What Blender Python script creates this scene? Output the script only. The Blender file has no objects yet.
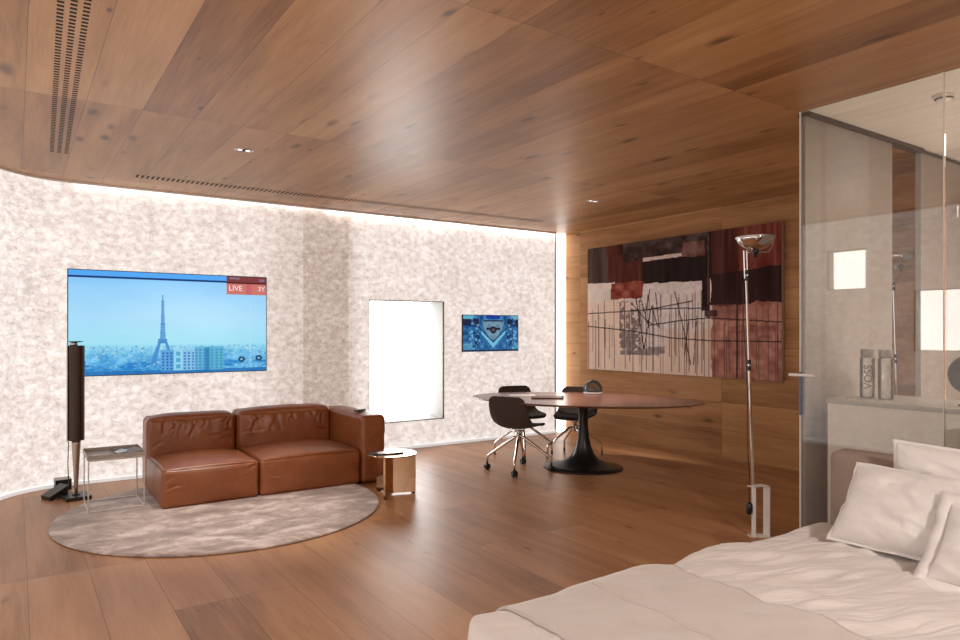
import bpy, bmesh, math, random
import numpy as np
from mathutils import Vector, Matrix, noise
random.seed(4)
PI = math.pi
sc = bpy.context.scene
COL = sc.collection

# ------------------------------------------------------------------ camera, world, lights, exposure
PSI = math.radians(34.21)                     # yaw of the view, clockwise from +Y
cam_d = bpy.data.cameras.new('camera')
cam_d.sensor_width = 36.0
cam_d.lens = 684.0 / 960.0 * 36.0
cam_d.shift_y = 11.5 / 960.0
cam_d.clip_start = 0.02
cam = bpy.data.objects.new('camera', cam_d); COL.objects.link(cam)
cam.location = (0, 0, 1.48)
cam.rotation_euler = (PI / 2, 0, -PSI)
sc.camera = cam

CEIL = 2.927
XR, YB, XL, YF = 6.777, 7.70, -0.25, -1.7     # right wall, back wall, left wall, wall behind the camera
XG, YG = 4.285, 2.54                          # bathroom glass front, bathroom side wall

world = bpy.data.worlds.new('world'); sc.world = world
world.use_nodes = True
world.node_tree.nodes['Background'].inputs[0].default_value = (0.9, 0.85, 0.8, 1)
world.node_tree.nodes['Background'].inputs[1].default_value = 0.02
sc.view_settings.view_transform = 'Standard'
sc.view_settings.look = 'None'
sc.view_settings.exposure = 0.0
sc.view_settings.gamma = 1.0
sc.view_settings.use_curve_mapping = False

def area_light(name, loc, size, power, col, rot=(0, 0, 0), spread=180):
    l = bpy.data.lights.new(name, 'AREA'); l.shape = 'RECTANGLE'
    l.size, l.size_y = size; l.energy = power; l.color = col
    l.spread = math.radians(spread)
    o = bpy.data.objects.new(name, l); COL.objects.link(o)
    o.location = loc; o.rotation_euler = rot
    return o
# LED line in the ceiling slot above the luminous back wall; added unseen fill lamps for bathroom and bed
area_light('cove_led', (4.79, 7.676, 2.922), (3.5, 0.016), 6, (1, 0.93, 0.87), (0, 0, 0))
area_light('cove_led_dim', (1.74, 7.676, 2.922), (2.58, 0.016), 1.6, (1, 0.93, 0.87), (0, 0, 0))
area_light('bathroom_fill', (5.4, 0.6, 2.9), (1.6, 1.2), 45, (1, 0.93, 0.85))  # added fill, out of view, to brighten the bathroom
area_light('bathroom_up_fill', (5.9, 0.9, 0.35), (1.0, 1.4), 45, (1, 0.93, 0.85), (PI, 0, 0))  # added upward fill hidden behind the counter, brightens the pale ceiling
area_light('bed_fill', (2.1, -1.1, 2.86), (0.2, 0.2), 64, (1, 0.95, 0.90), (math.radians(38), 0, math.radians(-6)))  # added unseen fill for the bed, slanted to bring out the creases

# ------------------------------------------------------------------ node helpers
class NT:
    def __init__(s, name):
        s.m = bpy.data.materials.new(name); s.m.use_nodes = True
        s.t = s.m.node_tree; s.n = s.t.nodes; s.l = s.t.links
        s.bsdf = s.n['Principled BSDF']; s.out = s.n['Material Output']
    def new(s, typ, **kw):
        n = s.n.new(typ)
        for k, v in kw.items(): setattr(n, k, v)
        return n
    def put(s, sock, v):
        if isinstance(v, bpy.types.NodeSocket): s.l.new(v, sock)
        else: sock.default_value = v
    def math(s, op, a, b=None, c=None, clamp=False):
        n = s.new('ShaderNodeMath', operation=op); n.use_clamp = clamp
        s.put(n.inputs[0], a)
        if b is not None: s.put(n.inputs[1], b)
        if c is not None: s.put(n.inputs[2], c)
        return n.outputs[0]
    def comb(s, x, y, z):
        n = s.new('ShaderNodeCombineXYZ')
        for i, v in enumerate((x, y, z)): s.put(n.inputs[i], v)
        return n.outputs[0]
    def obj(s): return s.new('ShaderNodeTexCoord').outputs['Object']
    def sep(s, v):
        n = s.new('ShaderNodeSeparateXYZ'); s.l.new(v, n.inputs[0]); return n.outputs
    def noise(s, vec, scale, detail=4, rough=0.5, dist=0.0):
        n = s.new('ShaderNodeTexNoise')
        if vec is not None: s.l.new(vec, n.inputs['Vector'])
        n.inputs['Scale'].default_value = scale; n.inputs['Detail'].default_value = detail
        n.inputs['Roughness'].default_value = rough; n.inputs['Distortion'].default_value = dist
        return n.outputs[0]
    def ramp(s, fac, stops):
        n = s.new('ShaderNodeValToRGB'); s.put(n.inputs[0], fac)
        e = n.color_ramp.elements
        while len(e) < len(stops): e.new(0.5)
        for q, (p, c) in zip(e, stops):
            q.position = p; q.color = (*c, 1) if len(c) == 3 else c
        return n.outputs[0]
    def mix(s, fac, a, b, blend='MIX'):
        n = s.new('ShaderNodeMix', data_type='RGBA', blend_type=blend)
        s.put(n.inputs[0], fac)
        s.put(n.inputs[6], a if not isinstance(a, tuple) else (*a, 1)[:4])
        s.put(n.inputs[7], b if not isinstance(b, tuple) else (*b, 1)[:4])
        return n.outputs[2]
    def smooth(s, v, a, b, lo=0.0, hi=1.0):
        n = s.new('ShaderNodeMapRange', interpolation_type='SMOOTHSTEP')
        s.put(n.inputs[0], v)
        for i, q in zip((1, 2, 3, 4), (a, b, lo, hi)): n.inputs[i].default_value = q
        return n.outputs[0]
    def bump(s, h, strength=0.2, dist=0.01):
        n = s.new('ShaderNodeBump'); n.inputs['Strength'].default_value = strength
        n.inputs['Distance'].default_value = dist
        s.put(n.inputs['Height'], h); s.l.new(n.outputs[0], s.bsdf.inputs['Normal'])
    def set(s, **kw):
        for k, v in kw.items():
            key = {'color': 'Base Color', 'rough': 'Roughness', 'metal': 'Metallic', 'spec': 'Specular IOR Level',
                   'emit': 'Emission Color', 'estr': 'Emission Strength', 'sheen': 'Sheen Weight', 'trans': 'Transmission Weight',
                   'ior': 'IOR', 'coat': 'Coat Weight', 'alpha': 'Alpha'}[k]
            if isinstance(v, tuple) and len(v) == 3: v = (*v, 1)
            s.put(s.bsdf.inputs[key], v)
        return s

MATS = {}
def plain(name, col, rough=0.5, metal=0.0, var=0.06, scale=30, bump=0.0, **kw):
    if name in MATS: return MATS[name]
    t = NT(name)
    nz = t.noise(t.obj(), scale, 4, 0.6)
    dark = tuple(max(0, c * (1 - var)) for c in col); light = tuple(min(1, c * (1 + var)) for c in col)
    t.set(color=t.ramp(nz, [(0.3, dark), (0.7, light)]), rough=rough, metal=metal, **kw)
    if bump: t.bump(nz, bump, 0.004)
    MATS[name] = t.m
    return t.m

def wood(name, u_ax, v_ax, width, length, v0, cols, rough=0.4, spec=0.5, u0=0.05, stagger=0.0, knots=1.0, gap=0.0016):
    """planks running along v_ax, `width` wide across u_ax"""
    t = NT(name)
    P = t.sep(t.obj()); u, v = P[u_ax], P[v_ax]
    ui = t.math('DIVIDE', t.math('SUBTRACT', u, u0), width)
    i = t.math('FLOOR', ui); fu = t.math('FRACT', ui)
    wn = t.new('ShaderNodeTexWhiteNoise', noise_dimensions='1D'); t.l.new(i, wn.inputs['W'])
    st = t.math('MULTIPLY', t.math('GREATER_THAN', wn.outputs[0], 0.62), stagger)
    vj = t.math('ADD', t.math('DIVIDE', t.math('SUBTRACT', v, v0), length), st)
    j = t.math('FLOOR', vj); fv = t.math('FRACT', vj)
    w2 = t.new('ShaderNodeTexWhiteNoise', noise_dimensions='2D'); t.l.new(t.comb(i, j, 0), w2.inputs['Vector'])
    rnd = w2.outputs[0]
    r3 = t.sep(w2.outputs[1])
    gu = t.math('ADD', t.math('MULTIPLY', u, 7.0), t.math('MULTIPLY', r3[0], 71))
    gv = t.math('ADD', t.math('MULTIPLY', v, 0.55), t.math('MULTIPLY', r3[1], 93))
    n1 = t.noise(t.comb(gu, gv, 0.0), 1.0, 5, 0.55, 0.9)
    fu2 = t.math('ADD', t.math('MULTIPLY', u, 95.0), t.math('MULTIPLY', r3[2], 31))
    fv2 = t.math('MULTIPLY', v, 3.0)
    n2 = t.noise(t.comb(fu2, fv2, 0.0), 1.0, 3, 0.6, 0.3)
    n3 = t.noise(t.comb(t.math('ADD', t.math('MULTIPLY', u, 3.0), t.math('MULTIPLY', r3[1], 40)),
                        t.math('ADD', t.math('MULTIPLY', v, 1.1), t.math('MULTIPLY', r3[0], 40)), 0), 1.0, 3, 0.5)
    f = t.math('ADD', t.math('MULTIPLY', n1, 0.62), t.math('MULTIPLY', n2, 0.42))
    f = t.math('ADD', f, t.math('MULTIPLY', n3, 0.35))
    f = t.math('ADD', f, t.math('MULTIPLY', t.math('SUBTRACT', rnd, 0.5), 0.28))
    base = t.ramp(f, [(0.43, cols[0]), (0.71, cols[1]), (0.99, cols[2])])
    vo = t.new('ShaderNodeTexVoronoi', feature='F1')
    kv = t.comb(t.math('ADD', t.math('MULTIPLY', u, 6.4), t.math('MULTIPLY', n3, 0.5)),
                t.math('ADD', t.math('MULTIPLY', v, 2.4), t.math('MULTIPLY', n1, 0.5)), t.math('MULTIPLY', r3[2], 30))
    t.l.new(kv, vo.inputs['Vector']); vo.inputs['Scale'].default_value = 1.0
    kr = t.sep(vo.outputs['Color'])[0]
    lim = t.math('MULTIPLY', t.math('MULTIPLY', kr, kr), 0.20 * knots)
    kd = t.math('DIVIDE', vo.outputs['Distance'], t.math('ADD', lim, 0.004))
    kf = t.smooth(kd, 0.25, 1.25, 0.8, 0.0)
    colr = t.mix(kf, base, tuple(c * 0.32 for c in cols[0]))
    eu = t.math('MULTIPLY', t.math('MINIMUM', fu, t.math('SUBTRACT', 1.0, fu)), width)
    ev = t.math('MULTIPLY', t.math('MINIMUM', fv, t.math('SUBTRACT', 1.0, fv)), length)
    gp = t.math('LESS_THAN', t.math('MINIMUM', eu, ev), gap)
    colr = t.mix(t.math('MULTIPLY', gp, 0.75), colr, tuple(c * 0.25 for c in cols[0]))
    rr = t.math('ADD', rough - 0.08, t.math('MULTIPLY', n2, 0.16))
    t.set(color=colr, rough=rr, spec=spec)
    h = t.math('SUBTRACT', t.math('ADD', t.math('MULTIPLY', n2, 0.4), t.math('MULTIPLY', n1, 0.5)), t.math('MULTIPLY', gp, 1.5))
    t.bump(h, 0.10, 0.006)
    return t.m

OAK = [(0.225, 0.098, 0.034), (0.42, 0.210, 0.080), (0.55, 0.310, 0.138)]
M_floor = wood('oak_floor', 0, 1, 0.32, 2.45, 2.44, [(0.24, 0.106, 0.042), (0.43, 0.212, 0.094), (0.55, 0.30, 0.146)], 0.38, 0.35, 0.06, 0.4, 0.9)
M_ceil = wood('oak_ceiling', 0, 1, 0.32, 2.40, 2.54, OAK, 0.40, 0.42, 0.05, 0.0, 1.6)
M_rwall = wood('oak_wall', 2, 1, 0.32, 2.40, 2.585, OAK, 0.5, 0.25, 0.02, 0.0, 1.4)

# luminous translucent wall: fibre-mottled stone paper lit from behind
def glow_wall(name, S, band=True):
    t = NT(name)
    o = t.obj(); P = t.sep(o)
    v = t.comb(t.math('MULTIPLY', P[0], 0.75), t.math('MULTIPLY', P[1], 0.75), P[2])
    n1 = t.noise(v, 19.0, 7, 0.64, 0.25)
    n2 = t.noise(v, 62.0, 4, 0.7, 0.3)
    n0 = t.noise(v, 2.6, 3, 0.5, 0.2)
    f = t.math('ADD', t.math('ADD', t.math('MULTIPLY', n1, 0.54), t.math('MULTIPLY', n2, 0.34)), t.math('MULTIPLY', n0, 0.12))
    c = t.ramp(f, [(0.37, (0.55, 0.480, 0.442)), (0.49, (0.77, 0.700, 0.658)), (0.60, (0.99, 0.95, 0.92))])
    # panel joints every 0.93 m, and the solid backing behind one panel where no lamps sit
    pj = t.math('ABSOLUTE', t.math('SUBTRACT', t.math('FRACT', t.math('DIVIDE', t.math('ADD', t.math('ADD', P[0], P[1]), -7.965), 0.86)), 0.5))
    seam = t.math('GREATER_THAN', pj, 0.4975)
    c = t.mix(t.math('MULTIPLY', seam, 0.5), c, (1.0, 0.96, 0.93))
    s = S
    if band:
        a = t.smooth(P[0], 2.0, 2.75, 0.0, 1.0); b = t.smooth(P[0], 3.32, 3.50, 1.0, 0.0)
        core = t.math('MULTIPLY', a, b)
        core2 = t.math('MULTIPLY', t.math('GREATER_THAN', P[0], 2.76), t.math('LESS_THAN', P[0], 3.32))
        core = t.math('ADD', t.math('MULTIPLY', core, 0.6), t.math('MULTIPLY', core2, 0.4))
        c = t.mix(t.math('MULTIPLY', core, 0.8), c, t.mix(1.0, c, (1.0, 0.92, 0.87), 'MULTIPLY'))
        s = t.math('SUBTRACT', S, t.math('MULTIPLY', core, S * 0.46))
    else: s = t.smooth(P[1], 6.8, 4.6, S, S * 1.3)      # glow raised towards the bed end to brighten counter and bed
    t.set(color=t.mix(1.0, c, (0.60, 0.60, 0.60), 'MULTIPLY'), rough=0.6, spec=0.25, emit=c, estr=s)
    t.bump(f, 0.08, 0.01)
    return t.m
M_glow = glow_wall('luminous_wall', 0.87); M_glow_l = glow_wall('luminous_side_wall', 0.90, False)

def emit(name, col, strength):
    if name in MATS: return MATS[name]
    t = NT(name); t.set(color=(0.8, 0.8, 0.8), rough=0.4, emit=col, estr=strength)
    nz = t.noise(t.obj(), 2.0, 2)
    t.put(t.bsdf.inputs['Emission Strength'], t.math('ADD', strength * 0.97, t.math('MULTIPLY', nz, strength * 0.06)))
    MATS[name] = t.m; return t.m
M_win = emit('lit_blind', (1.0, 0.99, 0.97), 7.0)
M_reveal = plain('matte_reveal', (0.27, 0.265, 0.255), 0.7)
M_led = emit('led_strip', (1.0, 0.95, 0.90), 2.9)

M_alu = plain('brushed_aluminium', (0.72, 0.70, 0.68), 0.35, 0.9)
M_skirt = plain('pale_metal_skirting', (0.86, 0.88, 0.88), 0.4, 0.0)
M_chrome = plain('chrome', (0.86, 0.85, 0.84), 0.09, 1.0, 0.02)
M_black = plain('black_plastic', (0.012, 0.011, 0.011), 0.4)
M_hole = plain('slot_black', (0.012, 0.008, 0.006), 0.9)
M_satinblack = plain('satin_black_metal', (0.018, 0.016, 0.015), 0.32, 0.3)
M_white = plain('white_enamel', (0.80, 0.76, 0.72), 0.35)
M_plaster = plain('grey_panel', (0.335, 0.31, 0.285), 0.5, 0.0, 0.05, 12)
M_plaster2 = plain('grey_panel_darker', (0.295, 0.27, 0.25), 0.5, 0.0, 0.05, 12)
M_rosy = plain('grey_panel_rosy', (0.31, 0.265, 0.245), 0.5, 0.0, 0.05, 12)
M_taupefloor = plain('taupe_bathroom_floor', (0.20, 0.17, 0.15), 0.5, 0.0, 0.08, 8)
M_counter = plain('cream_counter', (0.88, 0.82, 0.74), 0.45, 0.0, 0.03, 6)
M_track = plain('dark_track', (0.05, 0.04, 0.035), 0.5)
M_brass = plain('mirror_brass', (0.74, 0.53, 0.34), 0.07, 1.0, 0.02)
M_bed = plain('taupe_upholstery', (0.30, 0.225, 0.18), 0.9, 0.0, 0.08, 160, 0.15)
M_rugmat = None

def leather():
    t = NT('cognac_leather'); o = t.obj()
    n1 = t.noise(o, 3.0, 4, 0.6, 0.5); n2 = t.noise(o, 220, 3, 0.6); n3 = t.noise(o, 22, 5, 0.6, 0.8)
    c = t.ramp(t.math('ADD', t.math('MULTIPLY', n1, 0.7), t.math('MULTIPLY', n3, 0.3)),
               [(0.3, (0.20, 0.057, 0.016)), (0.55, (0.27, 0.082, 0.024)), (0.75, (0.33, 0.108, 0.034))])
    t.set(color=c, rough=t.math('ADD', 0.27, t.math('MULTIPLY', n3, 0.2)), spec=0.6)
    t.bump(t.math('ADD', t.math('MULTIPLY', n2, 0.25), n3), 0.16, 0.004)
    return t.m
M_leather = leather()
M_seam = plain('dark_leather_piping', (0.17, 0.052, 0.020), 0.5)

def rugmat():
    t = NT('viscose_rug'); o = t.obj(); P = t.sep(o)
    v = t.comb(t.math('MULTIPLY', P[0], 1.5), t.math('ADD', t.math('MULTIPLY', P[1], 2.4), 5.3), 1.7)
    n1 = t.noise(v, 1.7, 6, 0.62, 0.7); n2 = t.noise(o, 300, 2, 0.6)
    n3 = t.noise(o, 9, 5, 0.6, 0.6)
    f = t.math('ADD', t.math('MULTIPLY', n1, 0.7), t.math('MULTIPLY', n3, 0.3))
    c = t.ramp(f, [(0.38, (0.20, 0.138, 0.112)), (0.50, (0.36, 0.272, 0.232)), (0.61, (0.62, 0.525, 0.48))])
    t.set(color=c, rough=0.75, spec=0.3, sheen=0.4)
    t.bump(n2, 0.35, 0.004)
    return t.m
M_rugmat = rugmat()

def fabric(name, col, scale=400, bump=0.2, sheen=0.3):
    t = NT(name); o = t.obj()
    n1 = t.noise(o, scale, 2, 0.6); n2 = t.noise(o, 9, 4, 0.6)
    c = t.ramp(n2, [(0.3, tuple(x * 0.95 for x in col)), (0.7, tuple(min(1, x * 1.04) for x in col))])
    t.set(color=c, rough=0.85, spec=0.2, sheen=sheen); t.bump(n1, bump, 0.002)
    return t.m
M_linen = fabric('white_cotton', (0.82, 0.785, 0.755))
def duvetmat():
    t = NT('duvet_cotton'); P = t.sep(t.obj())
    a = t.math('ADD', t.math('MULTIPLY', P[0], 1.4), P[1]); b = t.math('ADD', t.math('MULTIPLY', P[1], 6.5), t.math('MULTIPLY', P[0], 2.6))
    n1 = t.noise(t.comb(a, b, 0), 1.0, 4, 0.5, 1.4)
    cr = t.math('ABSOLUTE', t.math('SUBTRACT', n1, 0.5))
    fl = t.smooth(P[0], 2.0, 2.45, 0.25, 1.0)
    n2 = t.noise(t.obj(), 420, 2, 0.6)
    t.set(color=t.ramp(n1, [(0.3, (0.73, 0.68, 0.645)), (0.7, (0.77, 0.72, 0.685))]), rough=0.85, spec=0.2, sheen=0.25)
    t.bump(t.math('ADD', t.math('MULTIPLY', t.smooth(cr, 0.0, 0.16, 1.0, 0.0), fl), t.math('MULTIPLY', n2, 0.03)), 0.38, 0.018)
    return t.m
M_duvet = duvetmat()
M_throw = fabric('beige_wool', (0.63, 0.565, 0.515), 500, 0.5, 0.5)
M_chair = fabric('dark_brown_upholstery', (0.062, 0.045, 0.037), 300, 0.25, 0.1)
M_rosewood = wood('rosewood_top', 0, 1, 5.0, 9.0, 0.0, [(0.12, 0.042, 0.028), (0.19, 0.07, 0.048), (0.25, 0.10, 0.07)], 0.24, 0.8, -0.3, 0, 0.0, 0.0)
M_walnut = wood('dark_walnut_lamella', 0, 2, 0.012, 8.0, -3.0, [(0.030, 0.013, 0.009), (0.050, 0.022, 0.015), (0.070, 0.030, 0.02)], 0.4, 0.4, 0.0, 0, 0.0, 0.0015)
M_palewood = wood('whitewashed_boards', 0, 1, 0.32, 2.4, 2.54, [(0.60, 0.53, 0.45), (0.76, 0.70, 0.62), (0.82, 0.77, 0.70)], 0.5, 0.4, 0.05)
M_bronzewood = wood('reddish_dark_oak', 2, 1, 0.32, 2.4, 2.585, [(0.11, 0.048, 0.032), (0.17, 0.080, 0.055), (0.21, 0.105, 0.075)], 0.5, 0.3, 0.02)

def partition_glass():
    t = NT('coated_partition_glass')
    tr = t.new('ShaderNodeBsdfTransparent'); tr.inputs[0].default_value = (0.95, 0.94, 0.92, 1)
    gl = t.new('ShaderNodeBsdfGlossy'); gl.inputs['Roughness'].default_value = 0.015
    gl.inputs[0].default_value = (0.97, 0.96, 0.95, 1)
    fr = t.new('ShaderNodeFresnel'); fr.inputs[0].default_value = 1.5
    nz = t.noise(t.obj(), 1.5, 2)
    f = t.math('ADD', t.math('MULTIPLY', fr.outputs[0], 1.3), t.math('MULTIPLY', nz, 0.01))
    mx = t.new('ShaderNodeMixShader'); t.l.new(f, mx.inputs[0])
    t.l.new(tr.outputs[0], mx.inputs[1]); t.l.new(gl.outputs[0], mx.inputs[2])
    t.l.new(mx.outputs[0], t.out.inputs[0])
    return t.m
M_pglass = partition_glass()
def clear_glass(name, tint=(0.95, 0.97, 0.96), ior=1.3, k=1.6):
    t = NT(name)
    tr = t.new('ShaderNodeBsdfTransparent'); tr.inputs[0].default_value = (*tint, 1)
    gl = t.new('ShaderNodeBsdfGlossy'); gl.inputs['Roughness'].default_value = 0.03
    lw = t.new('ShaderNodeLayerWeight'); lw.inputs[0].default_value = 0.35
    nz = t.noise(t.obj(), 3.0, 2)
    f = t.math('ADD', t.math('MULTIPLY', lw.outputs['Fresnel'], k), t.math('MULTIPLY', nz, 0.05), clamp=True)
    mx = t.new('ShaderNodeMixShader'); t.l.new(f, mx.inputs[0])
    t.l.new(tr.outputs[0], mx.inputs[1]); t.l.new(gl.outputs[0], mx.inputs[2])
    t.l.new(mx.outputs[0], t.out.inputs[0])
    return t.m
M_glass = clear_glass('clear_glass', (0.96, 0.96, 0.95), k=0.9)

def painted(name, emission):
    t = NT(name)
    a = t.new('ShaderNodeAttribute', attribute_name='Col')
    if emission: t.set(color=(0.01, 0.01, 0.01), rough=0.5, spec=0.1, emit=a.outputs[0], estr=emission)
    else:
        nz = t.noise(t.obj(), 60, 5, 0.7)
        t.set(color=a.outputs[0], rough=0.85, spec=0.15); t.bump(nz, 0.25, 0.006)
    return t.m

# ------------------------------------------------------------------ mesh helpers
def link(name, bm, mat, parent=None, smooth=False, loc=None):
    me = bpy.data.meshes.new(name)
    bmesh.ops.recalc_face_normals(bm, faces=bm.faces)
    bm.to_mesh(me); bm.free()
    if smooth:
        for p in me.polygons: p.use_smooth = True
    if mat is not None: me.materials.append(mat)
    o = bpy.data.objects.new(name, me); COL.objects.link(o)
    if parent is not None: o.parent = parent
    if loc is not None: o.location = loc
    return o
def tag(o, label, cat, group=None, kind=None):
    o['label'] = label; o['category'] = cat
    if group: o['group'] = group
    if kind: o['kind'] = kind
    return o
def thing(name, label, cat, loc=(0, 0, 0), rz=0.0, group=None):
    o = bpy.data.objects.new(name, None); COL.objects.link(o)
    o.empty_display_size = 0.1
    o.location = loc; o.rotation_euler = (0, 0, rz)
    return tag(o, label, cat, group)
def struct(name, bm, mat, label=None, smooth=False):
    o = link(name, bm, mat, None, smooth); o['kind'] = 'structure'
    if label: o['label'] = label
    return o
def B(): return bmesh.new()
def box(bm, x0, x1, y0, y1, z0, z1, bev=0.0, M=None, seg=2):
    r = bmesh.ops.create_cube(bm, size=1.0)
    vs = r['verts']
    for v in vs:
        v.co = Vector(((x0 + x1) / 2 + v.co.x * (x1 - x0), (y0 + y1) / 2 + v.co.y * (y1 - y0), (z0 + z1) / 2 + v.co.z * (z1 - z0)))
    if bev:
        es = list({e for v in vs for e in v.link_edges})
        rb = bmesh.ops.bevel(bm, geom=es, offset=bev, segments=seg, affect='EDGES', profile=0.5)
        vs = list({v for f in rb['faces'] for v in f.verts} | {v for v in vs if v.is_valid})
    if M is not None:
        for v in vs: v.co = M @ v.co
    return vs
def quad(bm, pts):
    return bm.faces.new([bm.verts.new(p) for p in pts])
def tube(bm, pts, r, seg=10, closed=False, flat=None):
    """swept round section through pts; r number or list"""
    pts = [Vector(p) for p in pts]; n = len(pts)
    rs = r if isinstance(r, (list, tuple)) else [r] * n
    rings = []; prev = None
    for k, p in enumerate(pts):
        if closed: d = (pts[(k + 1) % n] - pts[k - 1])
        else: d = (pts[min(k + 1, n - 1)] - pts[max(k - 1, 0)])
        d.normalize()
        if prev is None:
            a = Vector((0, 0, 1)) if abs(d.z) < 0.9 else Vector((1, 0, 0))
            a = (a - d * a.dot(d)).normalized()
        else:
            a = (prev - d * prev.dot(d)).normalized()
        prev = a; b = d.cross(a)
        rings.append([bm.verts.new(p + (a * math.cos(q) + b * math.sin(q)) * rs[k]) for q in [2 * PI * i / seg for i in range(seg)]])
    m = n if closed else n - 1
    for k in range(m):
        A, C = rings[k], rings[(k + 1) % n]
        for i in range(seg): bm.faces.new((A[i], A[(i + 1) % seg], C[(i + 1) % seg], C[i]))
    if not closed:
        bm.faces.new(rings[0][::-1]); bm.faces.new(rings[-1])
def lathe(bm, prof, seg=32, c=(0, 0, 0), sx=1.0, sy=1.0, rot=0.0):
    """prof: list of (r, z)"""
    rings = []
    for r, z in prof:
        if r < 1e-5: rings.append([bm.verts.new((c[0], c[1], c[2] + z))])
        else:
            ring = []
            for i in range(seg):
                a = 2 * PI * i / seg; x, y = r * sx * math.cos(a), r * sy * math.sin(a)
                ring.append(bm.verts.new((c[0] + x * math.cos(rot) - y * math.sin(rot), c[1] + x * math.sin(rot) + y * math.cos(rot), c[2] + z)))
            rings.append(ring)
    for A, C in zip(rings, rings[1:]):
        if len(A) == 1 and len(C) == 1: continue
        for i in range(seg):
            j = (i + 1) % seg
            if len(A) == 1: bm.faces.new((A[0], C[j], C[i]))
            elif len(C) == 1: bm.faces.new((A[i], A[j], C[0]))
            else: bm.faces.new((A[i], A[j], C[j], C[i]))
    if len(rings[0]) > 1: bm.faces.new(rings[0][::-1])
    if len(rings[-1]) > 1: bm.faces.new(rings[-1])
def soft_block(bm, c, size, r=0.06, puff=(0.02, 0.02, 0.02), wr=0.006, wscale=(5, 5, 5), seed=0, n=26, edge_wr=0.0, creases=()):
    """soft cushion block: rounded box with bulging faces and wrinkles"""
    h = Vector(size) / 2
    cache = {}
    def pos(p):
        key = tuple(round(q, 5) for q in p)
        if key in cache: return cache[key]
        q = Vector((p[0] * h.x, p[1] * h.y, p[2] * h.z))
        inner = Vector([max(-(h[i] - r), min(h[i] - r, q[i])) for i in range(3)])
        d = q - inner
        if d.length > 1e-9: d = d.normalized()
        out = inner + d * r
        f = [(1 - p[i] ** 2) for i in range(3)]
        for i in range(3):
            jj = [k for k in range(3) if k != i]
            out[i] += (1 if p[i] > 0 else -1) * puff[i] * (f[jj[0]] * f[jj[1]]) ** 0.7 * (abs(p[i]) ** 3)
        nz = noise.fractal(Vector((out.x * wscale[0] + seed, out.y * wscale[1] + seed * 2, out.z * wscale[2])), 1.0, 2.0, 3)
        amp = wr
        if edge_wr:
            e = max(sorted([abs(q) for q in p])[1] - 0.55, 0) / 0.45
            amp += edge_wr * e
        out += d * (amp * nz)
        if creases and p[1] < -0.5 or creases and p[2] > 0.9:
            for (x0, z0, x1, z1, w_, am) in creases:
                ax, az = out.x, out.z if p[1] < -0.5 else h.z + (out.y + h.y) * 0.6
                lx, lz = x1 - x0, z1 - z0; L2 = lx * lx + lz * lz
                f_ = ((ax - x0) * lx + (az - z0) * lz) / L2
                bend = 0.012 * math.sin(f_ * 5 + x0 * 40)
                q = abs((ax - x0) * lz - (az - z0) * lx) / math.sqrt(L2) if False else ((ax - x0) * lz - (az - z0) * lx) / math.sqrt(L2) + bend
                env = max(0.0, 1 - abs(2 * f_ - 1) ** 3)
                out += d * (-am * env * math.exp(-(q / w_) ** 2) + 0.55 * am * env * math.exp(-((q - 2.1 * w_) / (1.3 * w_)) ** 2))
        v = bm.verts.new(Vector(c) + out); cache[key] = v
        return v
    g = [math.sin(PI / 2 * (-1 + 2 * i / n)) * 0.55 + (-1 + 2 * i / n) * 0.45 for i in range(n + 1)]
    for ax in range(3):
        a, b = [k for k in range(3) if k != ax]
        for s in (-1, 1):
            for i in range(n):
                for j in range(n):
                    def P(ii, jj):
                        p = [0, 0, 0]; p[ax] = s; p[a] = g[ii]; p[b] = g[jj]; return tuple(p)
                    bm.faces.new((pos(P(i, j)), pos(P(i + 1, j)), pos(P(i + 1, j + 1)), pos(P(i, j + 1))))
def prism(bm, poly, z0, z1, M=None):
    lo = [bm.verts.new((x, y, z0)) for x, y in poly]; hi = [bm.verts.new((x, y, z1)) for x, y in poly]
    n = len(poly)
    for i in range(n): bm.faces.new((lo[i], lo[(i + 1) % n], hi[(i + 1) % n], hi[i]))
    bm.faces.new(lo[::-1]); bm.faces.new(hi)
    if M is not None:
        for v in lo + hi: v.co = M @ v.co
def copy_tree(o, parent=None):
    c = o.copy(); COL.objects.link(c)
    if parent is not None: c.parent = parent
    for ch in list(o.children): copy_tree(ch, c)
    return c
def text(name, body, size, mat, parent, M, extrude=0.0004):
    cu = bpy.data.curves.new(name, 'FONT'); cu.body = body; cu.size = size; cu.extrude = extrude
    cu.align_x = 'CENTER'; cu.align_y = 'CENTER'
    tmp = bpy.data.objects.new(name, cu); COL.objects.link(tmp)
    dg = bpy.context.evaluated_depsgraph_get()
    me = bpy.data.meshes.new_from_object(tmp.evaluated_get(dg))
    bpy.data.objects.remove(tmp)
    me.name = name; me.transform(M); me.materials.clear(); me.materials.append(mat)
    o = bpy.data.objects.new(name, me); COL.objects.link(o)
    if parent is not None: o.parent = parent
    return o
def lin(c):
    c = np.asarray(c, float) / 255.0
    return np.where(c <= 0.04045, c / 12.92, ((c + 0.055) / 1.055) ** 2.4)
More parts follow.
